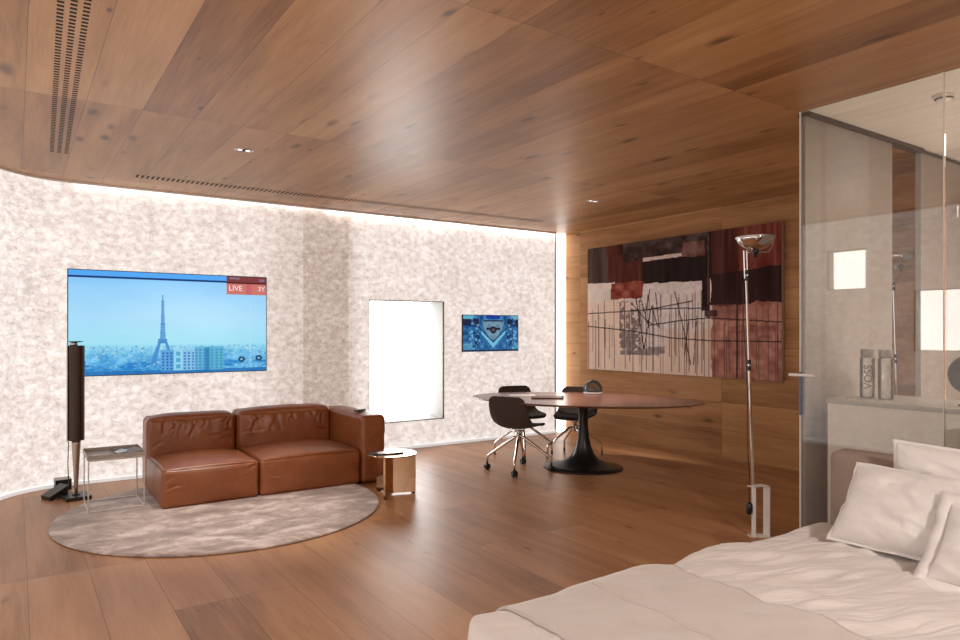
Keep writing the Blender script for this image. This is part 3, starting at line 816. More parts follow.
def art_image(nx=420, ny=242):
    y, x = np.mgrid[0:ny, 0:nx]; y = y / ny; x = x / nx
    n1 = vnoise(ny, nx, 5, 8, 5, 31); n2 = vnoise(ny, nx, 3, 60, 4, 32); n3 = vnoise(ny, nx, 40, 60, 3, 33); ng = vnoise(ny, nx, 18, 26, 4, 34)
    e = (n1 - 0.5) * 0.05; ex = (n1 - 0.5) * 0.03
    img = np.zeros((ny, nx, 3)); img[:] = (236, 214, 198)
    img += (n2 - 0.5)[..., None] * 26 + (n3 - 0.5)[..., None] * 14
    def put(mask, col, var=30, nn=None, a=1.0):
        c = np.array(col, float) + ((n3 if nn is None else nn) - 0.5)[..., None] * var
        img[mask] = img[mask] * (1 - a) + c[mask] * a
    # cool whites in the centre
    put((x > 0.22 + ex) & (x < 0.62 + ex) & (y > 0.30 + e) & (y < 0.84 + e), (226, 216, 212), 40)
    put((x > 0.40 + ex) & (x < 0.66) & (y > 0.68 + e * 2), (228, 204, 188), 16, n2)
    # upper dark field
    top = y < 0.315 + e + 0.01 * np.sin(x * 9)
    put(top & (x < 0.64), (52, 36, 32), 44, n2)
    put((x < 0.11 + ex) & (y < 0.31 + e), (80, 64, 58), 70, n2)
    put((x > 0.10 + ex) & (x < 0.17 + ex) & (y < 0.31), (86, 42, 34), 50, n2)
    put((x > 0.13 + ex) & (x < 0.34 + ex) & (y > 0.08) & (y < 0.31 + e), (92, 48, 40), 40, n2)
    put((x > 0.18 + ex) & (x < 0.62) & (y < 0.14 + e), (70, 54, 50), 90, ng)
    put((x > 0.36 + ex) & (x < 0.62 + ex) & (y > 0.15 + e) & (y < 0.325 + e), (40, 28, 26), 26, n2)
    put((x > 0.28) & (x < 0.36) & (y > 0.16) & (y < 0.315 + e), (46, 33, 30), 26, n2)
    put((x > 0.49 + ex) & (x < 0.61 + ex) & (y > 0.05) & (y < 0.16 + e), (112, 76, 70), 90, ng)
    b = (x > 0.285) & (x < 0.485) & (np.abs(y - 0.140 + (x - 0.3) * 0.03) < 0.014 + e * 0.4); put(b, (216, 194, 182), 50, n3)
    # white blocks under the dark
    put((x < 0.135 + ex) & (y > 0.285 + e) & (y < 0.44 + e), (216, 204, 196), 110, n1)
    put((x > 0.115 + ex) & (x < 0.285 + ex) & (y > 0.295 + e) & (y < 0.43 + e), (150, 80, 66), 120, ng)
    put((x > 0.585 + ex * 0.3) & (x < 0.63) & (y > 0.30) & (y < 0.535 + e), (44, 30, 28), 30, n3)
    # right: red, dark band, rose
    put((x > 0.64 + ex * 0.3) & (y < 0.5), (122, 62, 50), 84, n2)
    put((x > 0.64) & (x < 0.78 + ex) & (y < 0.42 + e), (80, 42, 37), 50, n2)
    put((x > 0.63 + ex) & (y > 0.29 + e - 0.10 * np.clip(x - 0.82, 0, 1)) & (y < 0.505 + e), (54, 33, 32), 34, n2)
    put((x > 0.64 + ex) & (y > 0.50 + e * 1.4), (170, 118, 104), 90, ng)
    put((x > 0.68) & (x < 0.82 + ex) & (y > 0.56 + e) & (y < 0.72 + e * 2), (186, 134, 118), 70, ng, 0.7)
    put((x > 0.64) & (x < 0.78 + ex) & (y > 0.50) & (y < 0.60 + e * 2), (130, 84, 76), 80, ng, 0.6)
    put((x > 0.72) & (np.abs(y - 0.66 - e * 2) < 0.025), (132, 84, 76), 90, ng, 0.5)
    put((x > 0.60) & (x < 0.665) & (y > 0.54) & (y < 0.58 + e), (52, 36, 34), 50, ng, 0.8)
    # grey rubbed columns
    r = np.random.default_rng(9)
    for cx, w_ in ((0.178, 0.018), (0.205, 0.014), (0.228, 0.012), (0.26, 0.028)):
        m = (np.abs(x - cx) < w_ * (0.7 + (n2 - 0.5))) & (y > 0.45) & (y < 0.865) & (ng + n3 > 1.02 - 0.45 * (y - 0.45)); put(m, (138, 126, 124), 60)
    m = (x > 0.17) & (x < 0.40) & (np.abs(y - 0.83) < 0.05 * (n1 + 0.3)) & (ng > 0.45); put(m, (132, 122, 122), 60, n3, 0.8)
    # drips
    for k in range(80):
        xx = r.random(); y0 = 0.40 + 0.25 * r.random() if xx < 0.64 else 0.45 + 0.3 * r.random(); ln = 0.1 + 0.5 * r.random()
        stroke(img, [(xx, y0), (xx, min(1, y0 + ln))], 1, (104, 76, 66), 0.10 + 0.22 * r.random(), 0.0, k)
    for xx in (0.055, 0.085, 0.135, 0.19, 0.30, 0.335, 0.43, 0.47, 0.52, 0.555, 0.585):
        stroke(img, [(xx, 0.40 + 0.1 * r.random()), (xx + 0.003, 0.98)], 1, (100, 76, 68), 0.30, 0.15, int(xx * 1000))
    # scribbles
    ink = (60, 46, 46)
    for pts in ([(0.0, 0.645), (0.22, 0.683), (0.43, 0.735), (0.66, 0.754), (1.0, 0.753)], [(0.0, 0.54), (0.30, 0.525), (0.54, 0.472)],
                [(0.22, 0.525), (0.45, 0.52), (0.62, 0.527)], [(0.32, 0.64), (0.48, 0.61), (0.62, 0.595), (1.0, 0.63)], [(0.22, 0.46), (0.30, 0.60), (0.34, 0.64)],
                [(0.27, 0.42), (0.31, 0.63), (0.33, 0.50), (0.36, 0.65)], [(0.25, 0.44), (0.29, 0.82), (0.32, 0.58)], [(0.45, 0.40), (0.50, 0.70), (0.53, 0.92)],
                [(0.52, 0.62), (0.50, 0.86)], [(0.56, 0.62), (0.545, 0.92)], [(0.35, 0.40), (0.37, 0.66)], [(0.32, 0.37), (0.30, 0.55)]):
        stroke(img, pts, 1.0, ink, 0.5, 0.2, 3)
    stroke(img, [(0.622, 0.02), (0.62, 0.50)], 1.2, (120, 98, 90), 0.5, 0.3, 8)
    stroke(img, [(0.77, 0.30), (0.77, 1.0)], 1.2, (60, 36, 34), 0.7, 0.2, 9)
    return np.clip(img, 0, 255)
PY0, PY1, PZ0, PZ1 = 4.20, 7.17, 0.95, 2.65
art = thing('painting', 'large abstract canvas in cream, black and rust hung on the oak wall', 'painting', (XR, 0, 0))
bm = B(); box(bm, -0.052, -0.006, PY0, PY1, PZ0, PZ1, 0.004); link('canvas_edge', bm, plain('raw_canvas_edge', (0.46, 0.38, 0.31), 0.8), art)
picture('canvas_face', unforeshorten(art_image(), 0.748), PY1 - PY0, PZ1 - PZ0, painted('abstract_paint', 0), art, (-0.0535, PY1, PZ0), (0, -1, 0), (0, 0, 1))
bm = B(); box(bm, -0.006, 0.0, PY0 + 0.3, PY1 - 0.3, PZ1 - 0.3, PZ1 - 0.22); link('hanging_rail', bm, M_alu, art)

# ------------------------------------------------------------------ rug, sofa
bm = B()
RX, RY, RR = 1.465, 5.925, 1.262
lathe(bm, [(RR - 0.01, 0.0), (RR, 0.006), (RR - 0.004, 0.013), (RR - 0.02, 0.016), (RR * 0.8, 0.0165), (RR * 0.5, 0.0165), (0.0, 0.0165)], 96)
rug = link('round_rug', bm, M_rugmat, None, True, (RX, RY, 0.0005))
tag(rug, 'large round taupe rug with silky pale streaks under the leather sofa', 'rug')

SZ = 0.018
sofa = thing('sofa', 'low cognac leather modular sofa with one square arm, standing on round rug', 'sofa', (0, 0, SZ))
def soft(name, x0, x1, y0, y1, z0, z1, r, puff, wr, ws, seed, ew=0.0, n=26, tilt=0.0, parent=sofa, cr=()):
    bm = B(); soft_block(bm, ((x0 + x1) / 2, (y0 + y1) / 2, (z0 + z1) / 2), (x1 - x0, y1 - y0, z1 - z0), r, puff, wr, ws, seed, n, ew, cr)
    if tilt:
        c = Vector(((x0 + x1) / 2, (y0 + y1) / 2, z0)); R = Matrix.Rotation(tilt, 4, 'X')
        for v in bm.verts: v.co = c + (R @ (v.co - c))
    return link(name, bm, M_leather, parent, True)
def back_creases(hw, hz, zb, seed, n):
    r = random.Random(seed); out = []
    for k in range(n):                           # folds hanging from the top seam
        x = r.uniform(-0.72, 0.85) * hw; z = hz * r.uniform(0.80, 0.97); L = r.uniform(0.07, 0.17)
        out.append((x, z, x + r.uniform(-0.05, 0.02), z - L, r.uniform(0.009, 0.015), r.uniform(0.004, 0.009)))
    for k in range(5):                           # folds fanning up from the lower corners
        sx = r.choice((-1, 1, 1)); x = sx * hw * 0.95; z = zb + r.uniform(0.02, 0.14)
        out.append((x, z, x - sx * r.uniform(0.12, 0.26), z + r.uniform(0.0, 0.07), r.uniform(0.009, 0.014), r.uniform(0.003, 0.007)))
    return out
def seat_creases(hw, hz, seed, n):
    r = random.Random(seed); out = []
    for k in range(n):                           # short pulls at the front corners and along the seam
        sx = r.choice((-1, 1)); x = sx * hw * r.uniform(0.86, 0.99); z = hz * r.uniform(0.0, 0.85)
        out.append((x, z, x - sx * r.uniform(0.05, 0.12), z - r.uniform(-0.01, 0.03), r.uniform(0.007, 0.011), r.uniform(0.002, 0.0045)))
    return out
s1 = soft('seat', 0.998, 1.788, 6.105, 6.93, 0.0, 0.318, 0.034, (0.006, 0.022, 0.050), 0.003, (3, 3, 3), 1.3, 0.003, 56, cr=seat_creases(0.395, 0.159, 3, 9))
s2 = soft('seat', 1.802, 2.762, 6.105, 6.93, 0.0, 0.322, 0.034, (0.006, 0.022, 0.060), 0.003, (3, 3, 3), 5.1, 0.003, 56, cr=seat_creases(0.48, 0.161, 5, 10))
b1 = soft('backrest', 0.996, 1.790, 6.875, 7.15, 0.0, 0.665, 0.048, (0.004, 0.050, 0.026), 0.004, (7, 3, 3.2), 2.7, 0.006, 84, cr=back_creases(0.397, 0.3325, 0.02, 11, 10))
b2 = soft('backrest', 1.804, 2.768, 6.875, 7.15, 0.0, 0.675, 0.048, (0.004, 0.050, 0.028), 0.004, (7, 3, 3.2), 8.2, 0.006, 84, cr=back_creases(0.48, 0.3375, 0.02, 23, 13))
ar = soft('armrest', 2.770, 3.022, 6.10, 7.15, 0.0, 0.640, 0.036, (0.010, 0.014, 0.020), 0.003, (4, 8, 8), 3.9, 0.006, 46, cr=[(-0.10, 0.05 * k - 0.02, 0.06, 0.05 * k - 0.03, 0.008, 0.003) for k in range(6)])
for (x0, x1, z, st) in ((0.998, 1.788, 0.311, s1), (1.802, 2.762, 0.315, s2)):
    bm = B()
    tube(bm, [(x0 + 0.02 + (x1 - x0 - 0.04) * k / 24, 6.112 - 0.002 * math.sin(PI * k / 24), z + 0.006 * math.sin(PI * k / 24)) for k in range(25)], 0.0028, 6)
    tube(bm, [(x0 + 0.006, 6.125 + 0.74 * k / 10, z + 0.002 * math.sin(PI * k / 10)) for k in range(11)], 0.0028, 6)
    link('piping', bm, M_seam, st)
bm = B(); box(bm, 1.05, 2.74, 6.20, 6.93, -0.0165, 0.004, 0.0); box(bm, 2.82, 2.98, 6.17, 6.95, -0.0165, 0.004)
link('plinth', bm, M_black, sofa)

rm = thing('remote_control', 'small black remote control lying on the sofa arm', 'remote control', (2.865, 6.36, 0.680), 0.5)
bm = B(); box(bm, -0.075, 0.075, -0.022, 0.022, 0.0, 0.018, 0.004); link('body', bm, M_black, rm)
bm = B()
for k in range(5): lathe(bm, [(0, 0.018), (0.006, 0.018), (0.006, 0.0205), (0, 0.0205)], 10, (-0.05 + 0.022 * k, 0, 0))
link('buttons', bm, M_alu, rm)

# ------------------------------------------------------------------ tray table with magazines
tt = thing('tray_table', 'small grey steel tray table on thin wire legs left of the sofa', 'side table', (0.693, 6.538, 0.017))
hx, hy, th_ = 0.209, 0.216, 0.424
bm = B(); box(bm, -hx, hx, -hy, hy, th_, th_ + 0.006)
for (a, b, c, d) in ((-hx, hx, -hy - 0.004, -hy), (-hx, hx, hy, hy + 0.004), (-hx - 0.004, -hx, -hy - 0.004, hy + 0.004), (hx, hx + 0.004, -hy - 0.004, hy + 0.004)):
    box(bm, a, b, c, d, th_, th_ + 0.036)
link('tray', bm, plain('taupe_grey_powder_coat', (0.36, 0.31, 0.27), 0.4), tt)
M_wire = plain('pale_steel_wire', (0.66, 0.62, 0.58), 0.35, 0.4)
for sx in (-1, 1):
    for sy in (-1, 1):
        bm = B(); tube(bm, [(sx * (hx - 0.005), sy * (hy - 0.005), 0.0), (sx * (hx - 0.005), sy * (hy - 0.005), th_)], 0.0055, 8); link('leg', bm, M_wire, tt)
for z, nm in ((0.006, 'floor_rail'), (th_ - 0.008, 'upper_rail')):
    bm = B(); q = [(-hx + 0.005, -hy + 0.005), (hx - 0.005, -hy + 0.005), (hx - 0.005, hy - 0.005), (-hx + 0.005, hy - 0.005)]
    for k in range(4): tube(bm, [(*q[k], z), (*q[(k + 1) % 4], z)], 0.0055, 8)
    link(nm, bm, M_wire, tt)
def booklet(name, loc, rz, w_, h_, th, mat, label, cat, group=None, curl=0.0):
    t = thing(name, label, cat, loc, rz, group)
    bm = B()
    n = 10
    for s in (0, 1):
        pass
    lo, hi = [], []
    for k in range(n + 1):
        f = k / n; x = -w_ / 2 + w_ * f; z = curl * (1 - math.sin(PI * f)) * (f - 0.5) ** 2 * 4
        lo.append([bm.verts.new((x, -h_ / 2, z)), bm.verts.new((x, h_ / 2, z))]); hi.append([bm.verts.new((x, -h_ / 2, z + th)), bm.verts.new((x, h_ / 2, z + th))])
    for k in range(n):
        bm.faces.new((hi[k][0], hi[k + 1][0], hi[k + 1][1], hi[k][1])); bm.faces.new((lo[k][0], lo[k][1], lo[k + 1][1], lo[k + 1][0]))
        bm.faces.new((lo[k][0], lo[k + 1][0], hi[k + 1][0], hi[k][0])); bm.faces.new((lo[k][1], hi[k][1], hi[k + 1][1], lo[k + 1][1]))
    bm.faces.new((lo[0][0], hi[0][0], hi[0][1], lo[0][1])); bm.faces.new((lo[n][0], lo[n][1], hi[n][1], hi[n][0]))
    link('cover', bm, mat, t)
    return t
M_paper = plain('pale_paper', (0.72, 0.68, 0.63), 0.6); M_grey = plain('grey_cover', (0.20, 0.17, 0.155), 0.45); M_darkc = plain('dark_cover', (0.03, 0.026, 0.025), 0.35)
tz = 0.017 + th_ + 0.0065
booklet('magazine', (0.80, 6.60, tz), 0.25, 0.19, 0.25, 0.008, M_grey, 'grey magazine lying in the tray table, right half', 'magazine', None, 0.012)
booklet('magazine', (0.595, 6.45, tz), -0.35, 0.15, 0.11, 0.005, M_paper, 'white booklet lying at the front of the tray table', 'magazine', None, 0.0)
booklet('magazine', (0.715, 6.475, tz + 0.013), 0.6, 0.13, 0.09, 0.006, M_alu, 'small shiny silver booklet propped over the grey magazine', 'magazine', None, 0.014)

# ------------------------------------------------------------------ brass drum table with three mirror fins
dt = thing('drum_table', 'low round brass side table on mirrored folded fins, right of the sofa', 'side table', (2.838, 5.590, 0))
bm = B(); lathe(bm, [(0.0, 0.366), (0.218, 0.366), (0.222, 0.369), (0.222, 0.374), (0.219, 0.377), (0.0, 0.377)], 64); link('tabletop', bm, M_brass, dt)
for p in bpy.data.objects[dt.children[0].name].data.polygons: p.use_smooth = False
for a in (math.radians(-136), math.radians(-16), math.radians(104)):
    bm = B(); box(bm, 0.0, 0.214, -0.009, 0.009, 0.012, 0.366, 0.0, Matrix.Rotation(a, 4, 'Z')); f = link('fin', bm, M_brass, dt)
    bm = B(); box(bm, 0.175, 0.21, -0.008, 0.008, 0.0, 0.012, 0.0, Matrix.Rotation(a, 4, 'Z')); link('pad', bm, M_black, f)
booklet('magazine', (2.742, 5.635, 0.3775), -0.6, 0.20, 0.14, 0.007, M_darkc, 'dark folded magazine lying on the brass side table', 'magazine', None, 0.0)
booklet('magazine', (2.775, 5.575, 0.386), -0.3, 0.17, 0.10, 0.005, M_alu, 'silvery booklet on top of the dark magazine on brass table', 'magazine', None, 0.0)
bm = B(); box(bm, -0.06, 0.06, -0.012, 0.012, 0, 0.012, 0.004)
pen = link('eyeglass_case', bm, M_black, None, False, (2.852, 5.52, 0.3775)); pen.rotation_euler = (0, 0, -0.15)
tag(pen, 'slim black case lying near the front rim of the brass table', 'case')

# ------------------------------------------------------------------ tower speaker and small things beside it
sp = thing('tower_speaker', 'tall slim dark wood tower speaker on a pointed metal stem, left of tray table', 'speaker', (0.450, 7.05, 0))
bm = B()
poly = []
for k in range(17):
    a = PI * k / 16; poly.append((0.066 * math.cos(a), -0.075 * math.sin(a) * 0.9))
poly = poly + [(-0.066, 0.03), (-0.02, 0.06), (0.02, 0.06), (0.066, 0.03)]
prism(bm, poly, 0.515, 1.355); link('cabinet', bm, M_walnut, sp)
bm = B(); box(bm, -0.074, -0.0665, -0.03, 0.062, 0.50, 1.36, 0.002); link('side_rail', bm, M_alu, sp)
bm = B(); lathe(bm, [(0.0, 1.355), (0.030, 1.355), (0.030, 1.383), (0.0, 1.383)], 24, (-0.02, -0.02, 0)); link('tweeter', bm, M_alu, sp, True)
bm = B(); lathe(bm, [(0.0, 1.383), (0.035, 1.385), (0.062, 1.391), (0.062, 1.394), (0.0, 1.394)], 32, (-0.005, -0.02, 0)); link('acoustic_lens', bm, M_satinblack, sp, True)
bm = B(); lathe(bm, [(0.0, 0.025), (0.011, 0.026), (0.016, 0.10), (0.026, 0.30), (0.036, 0.48), (0.036, 0.516), (0.0, 0.516)], 24); link('stem', bm, plain('satin_champagne_metal', (0.42, 0.33, 0.27), 0.3, 0.8), sp, True)
bm = B(); box(bm, -0.10, 0.10, -0.125, 0.13, 0.0, 0.030, 0.004); box(bm, -0.03, 0.03, -0.03, 0.03, 0.026, 0.04, 0.006); b = link('base', bm, M_black, sp); b.rotation_euler = (0, 0, 0.12)
bm = B(); tube(bm, [(-0.055, 0.05, 0.5), (-0.06, 0.06, 0.3), (-0.055, 0.05, 0.15), (-0.065, 0.03, 0.03)], 0.004, 6); link('cable', bm, M_black, sp)
hb = thing('adapter_box', 'small black box with grey top on the floor behind tower speaker base', 'box', (0.372, 7.535, 0), 0.05)
bm = B(); box(bm, -0.066, 0.066, -0.075, 0.075, 0, 0.095, 0.004); link('case', bm, M_black, hb)
bm = B(); box(bm, -0.064, 0.064, -0.073, 0.073, 0.095, 0.098); link('lid', bm, plain('warm_grey_lid', (0.28, 0.24, 0.21), 0.4), hb)
wd = thing('floor_pedal', 'black wedge-shaped pad on the floor left of tower speaker base', 'pad', (0.300, 7.14, 0), 0.45)
bm = B(); prism(bm, [(-0.085, 0.002), (-0.06, 0.0), (0.085, 0.070), (0.09, 0.105), (0.075, 0.112), (-0.09, 0.035)], -0.07, 0.07, Matrix(((1, 0, 0, 0), (0, 0, 1, 0), (0, 1, 0, 0), (0, 0, 0, 1)))); link('pad', bm, M_black, wd)
bm = B(); box(bm, 0.03, 0.08, -0.05, 0.05, 0.0, 0.05); link('support', bm, M_black, wd)

# ------------------------------------------------------------------ dining table
TCX, TCY, TROT = 5.11, 5.52, math.radians(-55)
dtb = thing('dining_table', 'oval rosewood dining table on one black trumpet pedestal', 'table', (TCX, TCY, 0), TROT)
bm = B(); lathe(bm, [(0.0, 0.720), (0.90, 0.720), (0.955, 0.730), (0.995, 0.741), (1.0, 0.746), (0.996, 0.750), (0.0, 0.750)], 96, sx=1.265, sy=0.745)
link('tabletop', bm, M_rosewood, dtb)
bm = B()
prof = [(0.0, 0.0), (0.41, 0.0), (0.428, 0.006), (0.424, 0.016), (0.35, 0.034), (0.25, 0.058), (0.17, 0.098), (0.118, 0.155), (0.085, 0.24), (0.064, 0.34), (0.053, 0.46), (0.050, 0.58), (0.056, 0.67), (0.09, 0.720), (0.0, 0.720)]
lathe(bm, prof, 64, sx=1.0, sy=0.92); link('pedestal', bm, M_satinblack, dtb, True)

# ------------------------------------------------------------------ swivel chairs
def shell_mesh():
    bm = B()
    prof = [(0.235, 0.448), (0.22, 0.462), (0.17, 0.470), (0.10, 0.468), (0.02, 0.460), (-0.06, 0.453), (-0.13, 0.455), (-0.185, 0.475), (-0.222, 0.520), (-0.245, 0.58), (-0.26, 0.65), (-0.272, 0.72), (-0.28, 0.775), (-0.284, 0.806)]
    wid = [0.165, 0.200, 0.222, 0.235, 0.243, 0.248, 0.248, 0.247, 0.246, 0.243, 0.238, 0.230, 0.212, 0.165]
    # refine
    P = []
    for k in range(len(prof) - 1):
        for q in range(3):
            f = q / 3; P.append((prof[k][0] * (1 - f) + prof[k + 1][0] * f, prof[k][1] * (1 - f) + prof[k + 1][1] * f, wid[k] * (1 - f) + wid[k + 1] * f))
    P.append((*prof[-1], wid[-1]))
    n = 18; rows = []
    for k, (y, z, w_) in enumerate(P):
        t = k / (len(P) - 1)
        d = Vector(P[min(k + 1, len(P) - 1)][:2]) - Vector(P[max(k - 1, 0)][:2]); d.normalize()
        nrm = Vector((d.y, -d.x))               # towards the sitter's side
        if nrm.y < 0 and t < 0.5: nrm = -nrm
        nrm = Vector((abs(d.y) if t > 0.3 else 0.0, abs(d.x)))
        lift = 0.012 + 0.060 * math.exp(-((t - 0.55) / 0.22) ** 2)
        row = []
        for j in range(n + 1):
            s = -1 + 2 * j / n; e = abs(s) ** 2.6
            row.append(bm.verts.new((s * w_, y + nrm.x * lift * e, z + nrm.y * lift * e)))
        rows.append(row)
    for a, b in zip(rows, rows[1:]):
        for j in range(n): bm.faces.new((a[j], a[j + 1], b[j + 1], b[j]))
    return bm
def make_chair(label, loc, rz, foot):
    t = thing('swivel_chair', label, 'chair', loc, rz, 'swivel chairs around the oval table')
    sh = link('seat_shell', shell_mesh(), M_chair, t, True)
    m = sh.modifiers.new('thickness', 'SOLIDIFY'); m.thickness = 0.022; m.offset = -1
    m2 = sh.modifiers.new('smooth', 'SUBSURF'); m2.levels = 1; m2.render_levels = 1
    bm = B(); lathe(bm, [(0.0, 0.30), (0.024, 0.30), (0.026, 0.31), (0.026, 0.40), (0.05, 0.415), (0.07, 0.43), (0.0, 0.43)], 24); link('column', bm, M_chrome, t, True)
    return t
def chair(label, loc, rz, foot, leg_off=PI / 4):
    t = make_chair(label, loc, rz, foot)
    for k in range(4):
        a = leg_off + k * PI / 2; ca, sa = math.cos(a), math.sin(a)
        zt = 0.075 if foot == 'caster' else 0.02
        bm = B()
        pts = [(0.012, 0.365), (0.06, 0.345), (0.20, 0.245), (0.30, 0.172), (0.333, 0.146), (0.342, 0.128), (0.344, zt)]
        tube(bm, [(r * ca, r * sa, z) for r, z in pts], [0.018, 0.017, 0.015, 0.0135, 0.0130, 0.0125, 0.012], 10)
        l = link('leg', bm, M_chrome, t, True)
        bm = B()
        if foot == 'caster':
            for s in (-1, 1):
                off = 0.016 * s
                rr = [(0.0, -0.011), (0.028, -0.011), (0.032, -0.006), (0.032, 0.006), (0.028, 0.011), (0.0, 0.011)]
                b2 = B(); lathe(b2, rr, 20)
                cx, cy = 0.344 * ca, 0.344 * sa
                for v in b2.verts:
                    q = Vector((v.co.x, v.co.z + off, v.co.y)); ang = a + 0.6
                    v.co = Vector((cx + q.x * math.cos(ang) - q.y * math.sin(ang), cy + q.x * math.sin(ang) + q.y * math.cos(ang), 0.032 + q.z))
                me = bpy.data.meshes.new('tmp'); b2.to_mesh(me); b2.free(); bm.from_mesh(me); bpy.data.meshes.remove(me)
            box(bm, 0.344 * ca - 0.01, 0.344 * ca + 0.01, 0.344 * sa - 0.01, 0.344 * sa + 0.01, 0.05, 0.078, 0.003)
            link('caster', bm, M_black, l, False)
        else:
            lathe(bm, [(0.0, 0.0), (0.013, 0.0), (0.014, 0.006), (0.012, 0.055), (0.0, 0.055)], 14, (0.344 * ca, 0.344 * sa, 0)); link('glide', bm, plain('dark_steel_glide', (0.10, 0.08, 0.07), 0.4, 0.5), l, True)
    return t
chair('dark upholstered swivel chair with its back to the camera, black casters, nearest the sofa', (4.445, 5.80, 0), math.radians(-68), 'caster', PI / 4 + math.radians(-22))
chair('dark upholstered swivel chair at the left tip of the oval table, before the luminous wall', (5.07, 6.53, 0), math.radians(168), 'glide', math.radians(45 + 22))
chair('dark upholstered swivel chair behind the table pedestal, in front of the oak wall', (5.49, 6.075, 0), math.radians(125), 'glide', math.radians(45 - 10))

# things on the dining table
dm = thing('glass_dome', 'small clear glass dome on a white ring base on the dining table', 'dome', (5.62, 5.905, 0.7505))
bm = B(); lathe(bm, [(0.108, 0.022)] + [(0.112 * math.cos(q - 0.25), 0.050 + 0.115 * math.sin(q - 0.25) + 0.0) for q in [(PI / 2 + 0.25) * k / 16 for k in range(16)]] + [(0.0, 0.165)], 40); link('dome', bm, clear_glass('smoky_dome_glass', (0.62, 0.62, 0.60), k=0.9), dm, True)
bm = B(); lathe(bm, [(0.0, 0.0), (0.09, 0.0), (0.112, 0.006), (0.112, 0.018), (0.106, 0.022), (0.0, 0.022)], 40); link('base_ring', bm, M_white, dm, True)
bm = B(); lathe(bm, [(0.0, 0.024), (0.06, 0.024), (0.075, 0.034), (0.078, 0.037), (0.06, 0.034), (0.0, 0.032)], 32); link('inner_dish', bm, plain('pewter', (0.30, 0.28, 0.26), 0.25, 0.7), dm, True)
lt = thing('folder', 'dark leather folder lying on the dining table behind the nearest chair', 'folder', (4.83, 5.80, 0.7505), math.radians(-38))
bm = B(); box(bm, -0.17, 0.17, -0.12, 0.12, 0.0, 0.014, 0.005); link('cover', bm, plain('dark_red_leather', (0.07, 0.028, 0.02), 0.4), lt)
bm = B(); box(bm, 0.165, 0.185, -0.03, 0.03, 0.004, 0.022, 0.004); link('clasp', bm, M_black, lt)
booklet('paper_sheet', (4.80, 6.20, 0.7505), math.radians(-30), 0.30, 0.21, 0.002, M_paper, 'white sheet of paper lying on the left end of the dining table', 'paper', None, 0.0)

